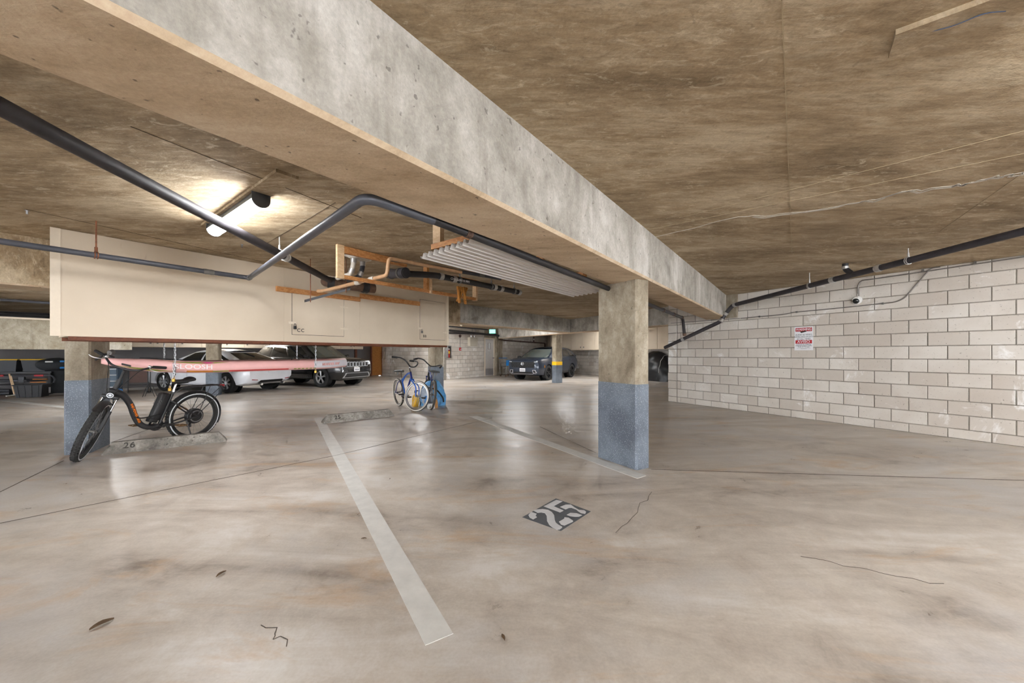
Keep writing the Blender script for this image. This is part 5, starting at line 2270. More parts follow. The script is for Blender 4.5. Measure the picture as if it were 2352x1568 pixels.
    def patch(self, name, quad, axis, mat, grow=0.006, n=6, parent=None, back=0.02):
        """skin piece over the four corners (in the axis' own pair), lifted by grow"""
        q = [V((x, y, 0)) for x, y in quad]
        rows = []
        dirv = {'front': V((1, 0, 0)), 'back': V((-1, 0, 0)), 'left': V((0, 1, 0)), 'right': V((0, -1, 0)), 'top': V((0, 0, 1))}[axis]
        for i in range(n + 1):
            row = []
            for j in range(n + 1):
                p = q[0].lerp(q[1], j / n).lerp(q[3].lerp(q[2], j / n), i / n)
                hit = self.ray(p.x, p.y, axis)
                if hit[0] is None:
                    base = {'front': V((self.st[0][0], p.x, p.y)), 'back': V((self.st[-1][0], p.x, p.y)), 'left': V((p.x, 0.9, p.y)), 'right': V((p.x, -0.9, p.y)), 'top': V((p.x, p.y, 1))}[axis]
                    row.append(base)
                else:
                    row.append(hit[0] + dirv * grow)
            rows.append(row)
        m = MB().grid(rows)
        k = n + 1
        edge = [(0, j) for j in range(k)] + [(i, n) for i in range(1, k)] + [(n, j) for j in reversed(range(n))] + [(i, 0) for i in reversed(range(1, n))]
        vs = [rows[i][j] for i, j in edge]
        vb = [p - dirv * (grow + back) for p in vs]
        L = len(vs)
        m.add(vs + vb, [(i, (i + 1) % L, (i + 1) % L + L, i + L) for i in range(L)])
        return m.build(name, mat, parent or self.t, smooth=50)

    def mirror(self, x, y, z, mat, cap=None):
        for s in (1, -1):
            m = MB()
            m.ball((x, s * y, z), 0.1, 14, 8, (0.75, 1.05, 0.72))
            o = m.build('door_mirror', mat, self.t, smooth=True)
            m = MB()
            m.tube([(x + 0.02, s * (y - 0.18), z - 0.06), (x, s * (y - 0.05), z - 0.03)], 0.022, 8)
            m.build('mirror_arm', 'car_trim', o)
            m = MB().box((x - 0.074, s * y, z), (0.006, 0.15, 0.10), bev=0.002)
            m.build('mirror_glass', 'clear_glass', o)

    def handles(self, xs, z, mat):
        for x in xs:
            for ax in ('left', 'right'):
                h = self.ray(x, z, ax)
                if h[0] is not None:
                    s = 1 if ax == 'left' else -1
                    m = MB()
                    m.tube(bez([h[0], h[0] + V((-0.02, s * 0.03, 0.003)), h[0] + V((-0.17, s * 0.03, 0.005)), h[0] + V((-0.19, 0, 0.005))], 4), 0.011, 8)
                    m.build('door_handle', mat, self.t, smooth=True)

    def plate(self, axis, y, z, word, w=0.31, h=0.155):
        hit = self.ray(y, z, axis)
        s = 1 if axis == 'front' else -1
        p = hit[0] + V((s * 0.02, 0, 0)) if hit[0] is not None else V((self.st[0][0], y, z))
        m = MB().box(p, (0.012, w, h), bev=0.003)
        o = m.build('number_plate', 'plate_white', self.t)
        if word:                                                        # too small to read in the photo: blurred dark strokes only
            m = MB()
            for i in range(word):
                m.box(p + V((s * 0.007, (i - (word - 1) / 2) * 0.038, -0.008 + 0.006 * (i % 2))), (0.002, 0.024, 0.05 + 0.012 * (i % 3 == 1)))
            m.build('plate_marks', 'ink_dark', o)

    def seams(self, lines, axis):
        for ln in lines:
            m = MB()
            pts = []
            for (a0, b0), (a1, b1) in zip(ln[:-1], ln[1:]):
                for i in range(7):
                    h = self.ray(a0 + (a1 - a0) * i / 6, b0 + (b1 - b0) * i / 6, axis)
                    if h[0] is not None:
                        pts.append(h[0])
            if len(pts) > 2:
                m.tube(pts, 0.004, 5)
                m.build('panel_gap', 'car_trim', self.t)

    def seats(self, xs, z):
        for x in xs:
            for y in (-0.36, 0.36):
                m = MB()
                m.box((x, y, z), (0.12, 0.46, 0.6), Matrix.Rotation(-0.2, 3, 'Y'), bev=0.05)
                m.box((x - 0.07, y, z + 0.38), (0.08, 0.24, 0.16), bev=0.03)
                m.build('seat', 'seat_grey', self.t)


# ------------------------------------------------------------------ white saloon
sed = Car('saloon_car', 'white saloon car parked nose-in behind the wide column', (-10.06, 12.90, 0), (-0.97, 0.25, 0),
          [(2.38, .40, .5, .5, .62, .62, .55, .66), (2.28, .25, .76, .5, .82, .74, .74, .80), (1.9, .2, .84, .5, .90, .86, .84, .92), (1.1, .2, .86, .5, .92, .92, .86, .98), (0.0, .2, .86, .5, .92, .94, .86, .96),
           (-1.2, .2, .86, .52, .92, .97, .86, 1.0), (-1.8, .22, .84, .55, .91, .99, .82, 1.04), (-2.12, .3, .78, .6, .87, .97, .76, 1.05), (-2.22, .38, .68, .62, .80, .90, .70, .98)],
          dict(w0=1.25, w1=0.35, r1=-0.85, r0=-1.80, belt=0.93, rise=0.05, roof=1.385, arch=0.055, wb=0.845, wt=0.58, crown=0.05), (1.36, -1.34), 0.325, 1.58, 'white_car_paint', scale=0.98, spokes=7)
sed.std_glass([(0.10, 0.47, (0.02, 0.0)), (0.50, 0.80, (0.0, -0.06)), (0.83, 0.93, (-0.05, -0.09))], k=(0.10, 0.84), front='dark_glass')
sed.seats((0.2, -0.75), 0.85)
sed.mirror(0.85, 0.98, 0.98, 'white_car_paint')
sed.handles((0.02, -0.95), 0.80, 'white_car_paint')
for s in (1, -1):
    sed.patch('tail_lamp', [(s * 0.50, 0.72), (s * 0.76, 0.74), (s * 0.77, 0.90), (s * 0.50, 0.88)], 'back', 'lamp_red')
    sed.patch('reflector', [(s * 0.52, 0.40), (s * 0.72, 0.42), (s * 0.72, 0.445), (s * 0.52, 0.425)], 'back', 'lamp_red')
sed.patch('rear_diffuser', [(-0.48, 0.31), (0.48, 0.31), (0.42, 0.40), (-0.42, 0.40)], 'back', 'car_trim')
sed.plate('back', 0, 0.72, 0)
sed.seams([[(0.28, 0.90), (0.26, 0.28)], [(-0.62, 0.92), (-0.60, 0.40), (-0.78, 0.34)], [(1.0, 0.88), (0.95, 0.28)], [(0.95, 0.28), (-0.7, 0.30)]], 'left')
m = MB()
for s in (1, -1):
    m.tube([V((-2.16, s * 0.42, 0.27)), V((-2.28, s * 0.42, 0.27))], 0.035, 12)
m.build('exhaust', 'chrome', sed.t)

# ------------------------------------------------------------------ black sport utility car
jp = Car('sport_utility_car', 'black sport utility car with a seven-slot chrome grille', (-8.03, 15.02, 0), (0.94, -0.34, 0),
         [(2.38, .42, .60, .60, .72, .95, .66, 1.00), (2.33, .32, .74, .62, .84, 1.02, .78, 1.06), (2.15, .26, .84, .62, .91, 1.06, .86, 1.10), (1.8, .26, .90, .62, .95, 1.09, .89, 1.14), (1.0, .28, .90, .62, .97, 1.12, .91, 1.19),
          (0.0, .28, .90, .62, .97, 1.13, .90, 1.16), (-1.2, .28, .90, .64, .97, 1.15, .90, 1.17), (-2.0, .28, .88, .66, .96, 1.17, .88, 1.19), (-2.3, .32, .82, .66, .92, 1.16, .84, 1.18), (-2.41, .42, .70, .66, .82, 1.12, .74, 1.14)],
         dict(w0=1.12, w1=0.28, r1=-1.92, r0=-2.30, belt=1.12, rise=0.04, roof=1.70, arch=0.05, wb=0.895, wt=0.69, crown=0.05), (1.46, -1.455), 0.39, 1.66, 'black_car_paint', scale=0.95, spokes=5, tyre_w=0.26)
jp.std_glass([(0.09, 0.40, (0.02, 0)), (0.43, 0.70, (0, 0)), (0.73, 0.93, (0, -0.05))], k=(0.10, 0.84))
jp.seats((0.2, -0.85), 1.0)
jp.mirror(0.85, 1.07, 1.20, 'black_car_paint')
jp.handles((-0.05, -1.05), 1.0, 'black_car_paint')
for s in (1, -1):
    jp.glass('window_chrome', lambda u, k, s=s: jp.side(u, k, s), 0.08, 0.94, 0.85, 0.90, 'chrome', nk=1, nu=14, grow=0.012)
    m = MB()
    m.tube(bez([jp.roof(0.1, 0.06 if s > 0 else 0.94) + V((0, 0, 0.0)), jp.roof(0.2, 0.06 if s > 0 else 0.94) + V((0, 0, 0.045)), jp.roof(0.8, 0.06 if s > 0 else 0.94) + V((0, 0, 0.045)), jp.roof(0.92, 0.06 if s > 0 else 0.94)], 5), 0.016, 8)
    m.build('roof_rail', 'car_trim', jp.t, smooth=True)
for i in range(7):
    y = (i - 3) * 0.165
    o = jp.patch('grille_slot', [(y - 0.07, 0.80), (y + 0.07, 0.80), (y + 0.066, 0.98), (y - 0.066, 0.98)], 'front', 'bright_trim', grow=0.012)
    jp.patch('slot_mesh', [(y - 0.048, 0.82), (y + 0.048, 0.82), (y + 0.045, 0.96), (y - 0.045, 0.96)], 'front', 'car_trim', grow=0.018, parent=o)
for s in (1, -1):
    jp.patch('headlamp', [(s * 0.60, 0.86), (s * 0.83, 0.88), (s * 0.80, 1.0), (s * 0.60, 0.985)], 'front', 'lamp_clear', grow=0.006)
    o = jp.patch('fog_lamp_frame', [(s * 0.52, 0.60), (s * 0.78, 0.60), (s * 0.74, 0.69), (s * 0.54, 0.69)], 'front', 'chrome', grow=0.008)
    jp.patch('fog_lamp', [(s * 0.55, 0.615), (s * 0.74, 0.615), (s * 0.71, 0.675), (s * 0.57, 0.675)], 'front', 'car_trim', grow=0.014, parent=o)
jp.patch('bumper_trim', [(-0.74, 0.36), (0.74, 0.36), (0.62, 0.555), (-0.62, 0.555)], 'front', 'alloy', grow=0.014)
jp.patch('lower_grille', [(-0.67, 0.385), (0.67, 0.385), (0.57, 0.538), (-0.57, 0.538)], 'front', 'car_trim', grow=0.02)
jp.plate('front', -0.05, 0.68, 6)
jp.seams([[(0.85, 1.08), (0.82, 0.36)], [(-0.25, 1.1), (-0.25, 0.36)], [(-1.2, 1.1), (-1.05, 0.7)], [(1.0, 0.95), (-2.1, 0.99)]], 'right')
jp.seams([[(2.2, -0.78), (1.2, -0.84)], [(2.2, 0.78), (1.2, 0.84)], [(1.2, -0.84), (1.2, 0.84)]], 'top')
h = jp.ray(2.28, 0.0, 'top')
text('bonnet_badge', 'Jeep', 0.06, 'chrome', jp.t, (2.385, 0, 1.02), (0, 1, 0), (0, 0, 1), world=False, depth=0.004)

# ------------------------------------------------------------------ blue-grey crossover
cr = Car('crossover_car', 'dark blue-grey crossover car facing out behind the yellow-striped column', (1.71, 19.04, 0), (-0.547, -0.838, 0),
         [(2.30, .42, .60, .60, .72, .84, .66, .90), (2.24, .30, .76, .6, .84, .94, .78, .99), (2.0, .24, .84, .62, .90, 1.0, .85, 1.05), (1.5, .24, .88, .62, .93, 1.04, .88, 1.10), (0.95, .25, .88, .62, .93, 1.07, .88, 1.12),
          (0.0, .25, .88, .62, .935, 1.10, .87, 1.12), (-1.2, .25, .88, .64, .935, 1.12, .87, 1.14), (-1.95, .28, .84, .66, .92, 1.14, .83, 1.16), (-2.22, .36, .74, .68, .84, 1.10, .74, 1.13)],
         dict(w0=1.22, w1=0.30, r1=-1.62, r0=-2.12, belt=1.06, rise=0.07, roof=1.60, arch=0.065, wb=0.865, wt=0.64, crown=0.06), (1.38, -1.32), 0.365, 1.62, 'blue_grey_paint', scale=0.97, rim='dark_alloy', spokes=6)
cr.std_glass([(0.10, 0.42, (0.02, 0)), (0.45, 0.70, (0, 0)), (0.73, 0.92, (0, -0.09))], k=(0.10, 0.82))
cr.seats((0.2, -0.8), 0.95)
cr.mirror(0.92, 1.05, 1.10, 'car_trim')
cr.handles((-0.02, -1.0), 0.95, 'blue_grey_paint')
cr.patch('grille', [(-0.62, 0.62), (0.62, 0.62), (0.66, 0.88), (-0.66, 0.88)], 'front', 'black_rubber', grow=0.008, n=10)
for r in range(3):
    for q in range(9):
        y = (q - 4) * 0.13 + (0.065 if r % 2 else 0)
        z = 0.66 + r * 0.075
        if abs(y) < 0.56 and not (abs(y) < 0.1 and r > 0):
            cr.patch('grille_hex', [(y - 0.045, z), (y, z - 0.012), (y + 0.045, z), (y, z + 0.014)], 'front', 'dark_alloy', grow=0.02, n=2)
hit = cr.ray(0, 0.80, 'front')
hx = hit[0].x
m = MB()
c = V((hx + 0.025, 0, 0.80))
m.tube([c + V((0, math.cos(a) * 0.085, math.sin(a) * 0.07)) for a in [2 * PI * i / 20 for i in range(20)]], 0.010, 8, closed=True)
m.tube([c + V((0, -0.04, 0.05)), c + V((0, -0.032, -0.05))], 0.009, 6)
m.tube([c + V((0, 0.04, 0.05)), c + V((0, 0.032, -0.05))], 0.009, 6)
m.tube([c + V((0, -0.034, 0.0)), c + V((0, 0.034, 0.0))], 0.009, 6)
m.build('nose_emblem', 'chrome', cr.t, smooth=True)
for s in (1, -1):
    cr.patch('headlamp', [(s * 0.52, 0.845), (s * 0.80, 0.86), (s * 0.80, 0.93), (s * 0.52, 0.90)], 'front', 'car_trim', grow=0.012)
    cr.patch('headlamp_lens', [(s * 0.62, 0.875), (s * 0.79, 0.885), (s * 0.79, 0.915), (s * 0.62, 0.905)], 'front', 'lamp_clear', grow=0.018)
    o = cr.patch('fog_surround', [(s * 0.56, 0.35), (s * 0.76, 0.37), (s * 0.70, 0.52), (s * 0.54, 0.52)], 'front', 'alloy', grow=0.016)
    cr.patch('fog_recess', [(s * 0.59, 0.38), (s * 0.71, 0.39), (s * 0.66, 0.50), (s * 0.57, 0.50)], 'front', 'car_trim', grow=0.024, parent=o)
    cr.patch('side_marker', [(1.84, 0.62), (1.78, 0.62), (1.78, 0.74), (1.82, 0.74)], 'left' if s > 0 else 'right', 'lamp_amber', grow=0.004, n=3)
    cr.patch('tail_lamp', [(s * 0.55, 0.86), (s * 0.74, 0.86), (s * 0.72, 1.08), (s * 0.60, 1.08)], 'back', 'lamp_red', grow=0.01)
    ax_ = 'left' if s > 0 else 'right'
    cr.patch('sill_cladding', [(0.95, 0.27), (-0.85, 0.27), (-0.85, 0.40), (0.95, 0.40)], ax_, 'car_trim', grow=0.008)
cr.patch('lower_intake', [(-0.52, 0.34), (0.52, 0.34), (0.50, 0.42), (-0.50, 0.42)], 'front', 'car_trim', grow=0.01)
cr.patch('chin_strip', [(-0.70, 0.31), (0.70, 0.31), (0.70, 0.335), (-0.70, 0.335)], 'front', 'alloy', grow=0.014)
cr.plate('front', 0, 0.51, 7)
cr.seams([[(0.85, 1.0), (0.82, 0.40)], [(-0.22, 1.05), (-0.22, 0.40)], [(-1.1, 1.05), (-0.98, 0.7)], [(1.2, 0.88), (-1.9, 0.93)]], 'left')

# ------------------------------------------------------------------ covered vehicle under the far lockers
cv = V((6.62, 17.45, 0))
t = thing('covered_vehicle', 'vehicle hidden under a shiny black cover beside the block pier', 'covered vehicle', cv)
plain('cover_black', rgb(30, 31, 34), 0.32, spread=0.2, scale=6)
rows = []
NS, NR = 40, 36
for i in range(NS + 1):
    q = i / NS * 2 - 1
    prof = (1 - abs(q) ** 2.6)
    hgt = max(0.02, 1.36 * (prof ** 0.45) * (0.86 + 0.14 * math.cos(q * 2.2 + 0.4)))
    wid = max(0.02, 0.48 * (max(0, 1 - abs(q) ** 4) ** 0.5) + 0.02)
    row = []
    for j in range(NR + 1):
        a = PI * j / NR
        y = math.copysign(abs(math.cos(a)) ** 0.75, math.cos(a)) * wid * (1.12 - 0.25 * math.sin(a))
        z = math.sin(a) ** 0.62 * hgt
        p = V((q * 1.25, y, z))
        n = noise.noise(V((p.x * 2.2, p.y * 3.0 + p.z * 1.0, p.z * 4.5))) * 0.055 + noise.noise(V((p.x * 6, p.y * 5, p.z * 9 + p.x * 4))) * 0.024
        k = min(1, z * 6)
        p += V((0.2 * n, math.cos(a) * n, math.sin(a) * n * 0.6)) * k
        row.append(cv + D2 * p.x + D1 * p.y + ZAX * max(0.004, p.z))
    rows.append(row)
MB().grid(rows).build('cover', 'cover_black', t, world=True, smooth=80)
m = MB()
m.tube([rows[9][36 - j] * 1.0 + (rows[9][36 - j] - (cv + ZAX * 0.6)).normalized() * 0.006 for j in range(2, 20)], 0.007, 6)
m.build('white_piping', 'white_plastic', t, world=True)
# ================================================================== stored goods on the far left
plain('tub_black', rgb(46, 47, 50), 0.55, spread=0.1)
plain('tub_grey', rgb(58, 60, 65), 0.5, spread=0.1)
plain('lid_yellow', rgb(222, 176, 40), 0.5, spread=0.06)
plain('bag_black', rgb(30, 33, 36), 0.75, spread=0.2)
plain('bag_blue', rgb(24, 120, 196), 0.5, spread=0.1)
plain('sleeve_red', rgb(204, 70, 76), 0.6, spread=0.08)
plain('orange_rod', rgb(220, 136, 66), 0.5, spread=0.1)
plain('tarp_blue', rgb(96, 166, 222), 0.5, spread=0.3, scale=11, bump=0.5)
plain('bristle', rgb(188, 138, 84), 0.9, spread=0.25, scale=70, bump=0.6)
plain('case_brown', rgb(88, 60, 50), 0.6, spread=0.15)
plain('drawer_blue', rgb(70, 92, 112), 0.45, spread=0.08)
plain('tool_yellow', rgb(232, 180, 30), 0.5, spread=0.08)
plain('bag_clear', rgb(176, 190, 206), 0.4, spread=0.2, scale=20)


def tub(p, w, d, h, mat, name, label, lid=None, rim=True, ribs=4, sticker=False):
    """tapered plastic tub; p is the corner nearest the viewer on the floor, w runs along -D1, d along D2"""
    p = V(p)
    t = thing(name, label, 'storage tub', p)
    a, b = -D1, D2
    tp = 0.04

    def rect(g, z):
        return [p + a * (tp - g) + b * (tp - g) + ZAX * z, p + a * (w - tp + g) + b * (tp - g) + ZAX * z, p + a * (w - tp + g) + b * (d - tp + g) + ZAX * z, p + a * (tp - g) + b * (d - tp + g) + ZAX * z]
    m = MB()
    lo, hi, li, hi2 = rect(0, 0), rect(tp, h), rect(-0.008, 0.01), rect(tp - 0.008, h)
    m.add(lo + hi + hi2 + li, [(0, 1, 2, 3)] + [(i, 4 + i, 4 + (i + 1) % 4, (i + 1) % 4) for i in range(4)] + [(4 + i, 8 + i, 8 + (i + 1) % 4, 4 + (i + 1) % 4) for i in range(4)] + [(8 + i, 12 + i, 12 + (i + 1) % 4, 8 + (i + 1) % 4) for i in range(4)] + [(12, 13, 14, 15)])
    m.build('shell', mat, t, world=True, fixn=False)
    if ribs:
        for i in range(ribs):
            q = (i + 0.5) / ribs
            x0, x1 = tp + (w - 2 * tp) * q, w * q
            m = MB()
            s = p + a * x0 + b * (tp - 0.004)
            e = p + a * x1 + b * (-0.004) + ZAX * h
            m.add([s - a * 0.008, s + a * 0.008, e + a * 0.008, e - a * 0.008, s - a * 0.008 - b * 0.006, s + a * 0.008 - b * 0.006, e + a * 0.008 - b * 0.006, e - a * 0.008 - b * 0.006],
                  [(4, 5, 6, 7), (0, 4, 7, 3), (1, 2, 6, 5), (3, 7, 6, 2)])
            m.build('rib', mat, t, world=True)
    if rim:
        m = MB()
        r = rect(tp + 0.012, h - 0.02)
        m.tube(r, 0.014, 6, closed=True)
        m.build('rim', mat, t, world=True)
    if lid:
        m = MB()
        r0, r1 = rect(tp + 0.02, h), rect(tp + 0.012, h + 0.035)
        m.add(r0 + r1, [(3, 2, 1, 0), (4, 5, 6, 7)] + [(i, (i + 1) % 4, 4 + (i + 1) % 4, 4 + i) for i in range(4)])
        m.build('lid', lid, t, world=True)
    if sticker:
        m = MB()
        c = p + b * (d * 0.55) + ZAX * (h * 0.25) - a * 0.004
        m.obox(c - a * (h * 0.0), b * 0.09, -a * 0.004, ZAX * (h * 0.45))
        m.v = [v + D1 * (0.02) for v in m.v]
        m.build('sticker', 'plate_white', t, world=True)
    return t


K = G(97, 911.5)
tub(K, 0.55, 0.46, 0.37, 'tub_black', 'open_tub', 'open black ribbed tub on the floor with a white sticker', ribs=4, sticker=True)


def LP(px, z, h=0.0):
    return V(((px - CXP) * z / F, z, h))


# low dark bench that carries the lidded tubs and the bag
SHZ = 0.69
b0 = LP(118, 11.6)
t = thing('storage_bench', 'low black bench under the yellow-lidded tubs', 'bench', b0)
m = MB().obox(b0 + ZAX * (SHZ - 0.04), -D1 * 1.75, D2 * 0.55, ZAX * 0.04)
m.build('bench_top', 'tub_black', t, world=True)
for i in (0.04, 1.66):
    for j in (0.04, 0.47):
        m = MB().obox(b0 - D1 * i + D2 * j, -D1 * 0.045, D2 * 0.045, ZAX * (SHZ - 0.04))
        m.build('leg', 'tub_black', t, world=True)
tub(LP(103, 11.65, SHZ) + D2 * 0.05, 0.52, 0.40, 0.35, 'tub_grey', 'lidded_tub', 'grey tub with a yellow lid beside the black bag', lid='lid_yellow', rim=False, ribs=0)
tub(LP(103, 11.65, SHZ) + D2 * 0.05 - D1 * 0.60, 0.52, 0.40, 0.35, 'tub_grey', 'lidded_tub', 'grey tub with a yellow lid at the picture edge', lid='lid_yellow', rim=False, ribs=0)
# duffel bag
c = LP(128, 11.75, 0.90)
t = thing('duffel_bag', 'black duffel bag with blue straps beside the lidded tubs', 'bag', c - ZAX * 0.23)
m = MB()
rows = []
for i in range(17):
    a = PI * i / 16
    row = []
    for j in range(25):
        b = 2 * PI * j / 24
        d = V((math.sin(a) * math.cos(b) * 0.30, math.sin(a) * math.sin(b) * 0.24, math.cos(a) * 0.42))
        d *= 1 + 0.10 * noise.noise(d * 6)
        row.append(c + D1 * d.z + D2 * d.y + ZAX * max(-0.199, d.x * 0.72))
    rows.append(row)
m.grid(rows)
m.build('bag_body', 'bag_black', t, world=True, smooth=70)
for s in (0.20, 0.34):
    for zz in (0.10, -0.10):
        m = MB().box(c + D1 * (s + 0.02) - D2 * 0.21 + ZAX * zz, (0.10, 0.05, 0.055), frame(D1), bev=0.015)
        m.build('strap', 'bag_blue', t, world=True)
m = MB().box(c - D2 * 0.235 + ZAX * 0.09 - D1 * 0.05, (0.16, 0.03, 0.04), frame(D1), bev=0.008)
m.build('bag_mark', 'white_plastic', t, world=True)
m = MB().obox(c - D1 * 0.1 - D2 * 0.03 - ZAX * 0.90, D1 * 0.4, D2 * 0.28, ZAX * 0.70)
m.build('bag_stand', 'bag_black', t, world=True)
# bicycle carrier with red sleeves
q0, q1 = LP(-30, 11.2, 0.575), LP(122, 11.4, 0.575)
t = thing('bike_carrier', 'folded black bike carrier with red sleeves behind the open tub', 'bike carrier', q0 * V((1, 1, 0)))
dq = (q1 - q0).normalized()
m = MB().tube(rounded([q0, q1 - dq * 0.03, q1 + dq * 0.06 - ZAX * 0.12, q1 + dq * 0.02 - ZAX * 0.22], 0.05), 0.022, 8)
m.build('top_bar', 'tub_grey', t, world=True, smooth=50)
m = MB().tube([q0 - ZAX * 0.15, q0.lerp(q1, 0.62) - ZAX * 0.15], 0.045, 10)
m.build('main_tube', 'tub_grey', t, world=True, smooth=50)
m = MB().tube([q0 - ZAX * 0.28, q0.lerp(q1, 0.9) - ZAX * 0.27], 0.022, 8)
m.build('lower_bar', 'tub_black', t, world=True, smooth=50)
for s in (0.12, 0.72):
    m = MB().tube([q0.lerp(q1, s), q0.lerp(q1, s + 0.14)], 0.03, 8)
    m.build('sleeve', 'sleeve_red', t, world=True)
m = MB().box(q0.lerp(q1, 0.53) - ZAX * 0.12 - D2 * 0.02, (0.13, 0.09, 0.18), frame(D1), bev=0.015)
m.build('clamp_block', 'tub_grey', t, world=True)
for s in (0.05, 0.95):
    c = q0.lerp(q1, s)
    m = MB().tube([V((c.x, c.y, 0.02)), c], 0.02, 8)
    m.tube([V((c.x, c.y, 0.012)) - D2 * 0.16, V((c.x, c.y, 0.012)) + D2 * 0.16], 0.012, 8)
    m.build('stand', 'tub_black', t, world=True)
for i, (s0_, s1_, zz) in enumerate(((0.70, 0.92, -0.11), (0.66, 0.90, -0.20))):
    m = MB().tube([q0.lerp(q1, s0_) + ZAX * zz - D2 * 0.03, q0.lerp(q1, s1_) + ZAX * zz - D2 * 0.03], 0.013, 6)
    m.build('orange_strut', 'orange_rod', t, world=True)
for i, (x0, x1, lab) in enumerate(((21, 33, 'pale timber offcut leaning out of the black tub'), (25, 38, 'shorter timber offcut leaning in the black tub'))):
    a, b = LP(x0, 10.80, 0.66 - 0.06 * i), LP(x1, 10.84, 0.06)
    o = MB().tube([b, a], 0.018 - 0.004 * i, 6).build('timber_offcut', 'pale_timber')
    prop(o, lab, 'timber')
o = MB().tube([LP(14, 10.62, 0.03), LP(46, 10.95, 0.06)], 0.016, 8).build('plastic_pipe', 'white_plastic')
prop(o, 'short white plastic pipe on the floor behind the tub', 'pipe')
for i, yy in enumerate((0.14, 0.06)):
    a = LP(-40, 10.9, yy)
    o = MB().tube([a, a + D1 * 0.52], 0.045, 10).build('grey_pole', 'tub_grey')
    prop(o, ('upper', 'lower')[i] + ' grey pole lying beside the black tub at the picture edge', 'pole')
    o.location = (0, 0, 0)

# chest and folding table behind the bicycle
c = LP(270, 11.9)
t = thing('drawer_chest', 'blue-grey plastic drawer chest behind the bicycle', 'drawer chest', c)
m = MB().obox(c, -D1 * 0.42, D2 * 0.4, ZAX * 0.78)
m.build('carcass', 'drawer_blue', t, world=True)
for i in range(4):
    m = MB().obox(c - D1 * 0.02 - D2 * 0.02 + ZAX * (0.03 + i * 0.19), -D1 * 0.38, D2 * 0.02, ZAX * 0.165)
    dr = m.build('drawer', 'drawer_blue', t, world=True)
    m = MB().obox(c - D1 * 0.02 - D2 * 0.035 + ZAX * (0.17 + i * 0.19), -D1 * 0.38, D2 * 0.015, ZAX * 0.022)
    m.build('pull', 'white_plastic', dr, world=True)
c = LP(262, 11.2, 0)
m = MB()
rows = [[c + V((math.sin(a) * math.cos(b) * 0.2, math.sin(a) * math.sin(b) * 0.16, 0.11 + math.cos(a) * 0.11)) * 1.0 for b in [2 * PI * j / 14 for j in range(15)]] for a in [PI * i / 8 for i in range(9)]]
for r in rows:
    for p in r:
        p += V((1, 1, 0.5)) * (0.02 * noise.noise(p * 7))
        p.z = max(0.002, p.z)
o = m.grid(rows).build('blue_sack', 'bag_blue', at=c, smooth=70)
prop(o, 'crumpled blue sack on the floor beside the drawer chest', 'bag')
c = LP(297, 11.75)
t = thing('folding_table', 'brown folding table stood on edge behind the bicycle', 'folding table', c)
m = MB().obox(c + ZAX * 0.32, D1 * 0.42, D2 * 0.04, ZAX * 0.42)
m.build('table_top', 'case_brown', t, world=True)
m = MB()
for s in (-0.02, 0.44, 0.50):
    m.tube([c + D1 * s + ZAX * 0.01 - D2 * 0.03, c + D1 * s + ZAX * 0.80 - D2 * 0.03], 0.012, 6)
m.tube([c + D1 * -0.02 + ZAX * 0.25 - D2 * 0.03, c + D1 * 0.5 + ZAX * 0.25 - D2 * 0.03], 0.012, 6)
m.tube([c + D1 * -0.02 + ZAX * 0.78 - D2 * 0.03, c + D1 * 0.5 + ZAX * 0.78 - D2 * 0.03], 0.012, 6)
m.build('frame_tubes', 'tub_black', t, world=True)
c = LP(327, 10.6)
t = thing('wire_stand', 'thin black wire stand on the floor behind the bicycle', 'stand', c)
m = MB().tube(rounded([c + ZAX * 0.006, c + D1 * 0.10 + ZAX * 0.32, c + D1 * 0.16 + ZAX * 0.32, c + D1 * 0.26 + ZAX * 0.006], 0.03), 0.007, 6)
m.tube(rounded([c + D2 * 0.2 + ZAX * 0.006, c + D2 * 0.2 + D1 * 0.10 + ZAX * 0.32, c + D2 * 0.2 + D1 * 0.16 + ZAX * 0.32, c + D2 * 0.2 + D1 * 0.26 + ZAX * 0.006], 0.03), 0.007, 6)
m.tube([c + D1 * 0.13 + ZAX * 0.32, c + D1 * 0.13 + D2 * 0.2 + ZAX * 0.32], 0.007, 6)
m.build('wire_frame', 'black_rubber', t, world=True)

# ================================================================== things round the blue bicycles
c = V((-1.90, 8.98, 0))
t = thing('tarpaulin', 'bright blue tarpaulin bundled at the foot of the column', 'tarpaulin', c)
rows = []
for i in range(25):
    q = i / 24 * 2 - 1
    row = []
    for j in range(29):
        a = PI * j / 28
        k = max(0, 1 - abs(q) ** 3) ** 0.5
        p = V((q * 0.30, math.cos(a) * 0.20 * (0.4 + 0.6 * k), max(0.0, math.sin(a)) ** 0.7 * 0.60 * (0.25 + 0.75 * k)))
        n = noise.noise(V((p.x * 5 + 3, p.y * 5, p.z * 5))) * 0.06 + noise.noise(p * 13) * 0.02
        p += V((0.4, math.cos(a), 0.3)) * n
        row.append(c + D1 * p.x + D2 * p.y + ZAX * max(0.003, p.z))
    rows.append(row)
MB().grid(rows).build('sheet', 'tarp_blue', t, world=True, smooth=80)
m = MB().tube(bez([c + D1 * -0.22 - D2 * 0.24 + ZAX * 0.45, c + D1 * -0.02 - D2 * 0.28 + ZAX * 0.40, c + D1 * 0.14 - D2 * 0.27 + ZAX * 0.22, c + D1 * 0.17 - D2 * 0.27 + ZAX * 0.10], 6), 0.018, 8)
m.build('dark_strap', 'bag_black', t, world=True)
c = G(1000, 936)
t = thing('broom', 'upturned-looking straw broom standing by the blue tarpaulin', 'broom', c)
t['label'] = 'straw broom standing in front of the blue tarpaulin'
m = MB()
m.lathe([(0.0, 0.0), (0.062, 0.0), (0.058, 0.12), (0.04, 0.2), (0.022, 0.26), (0.0, 0.27)], c, ZAX, 14)
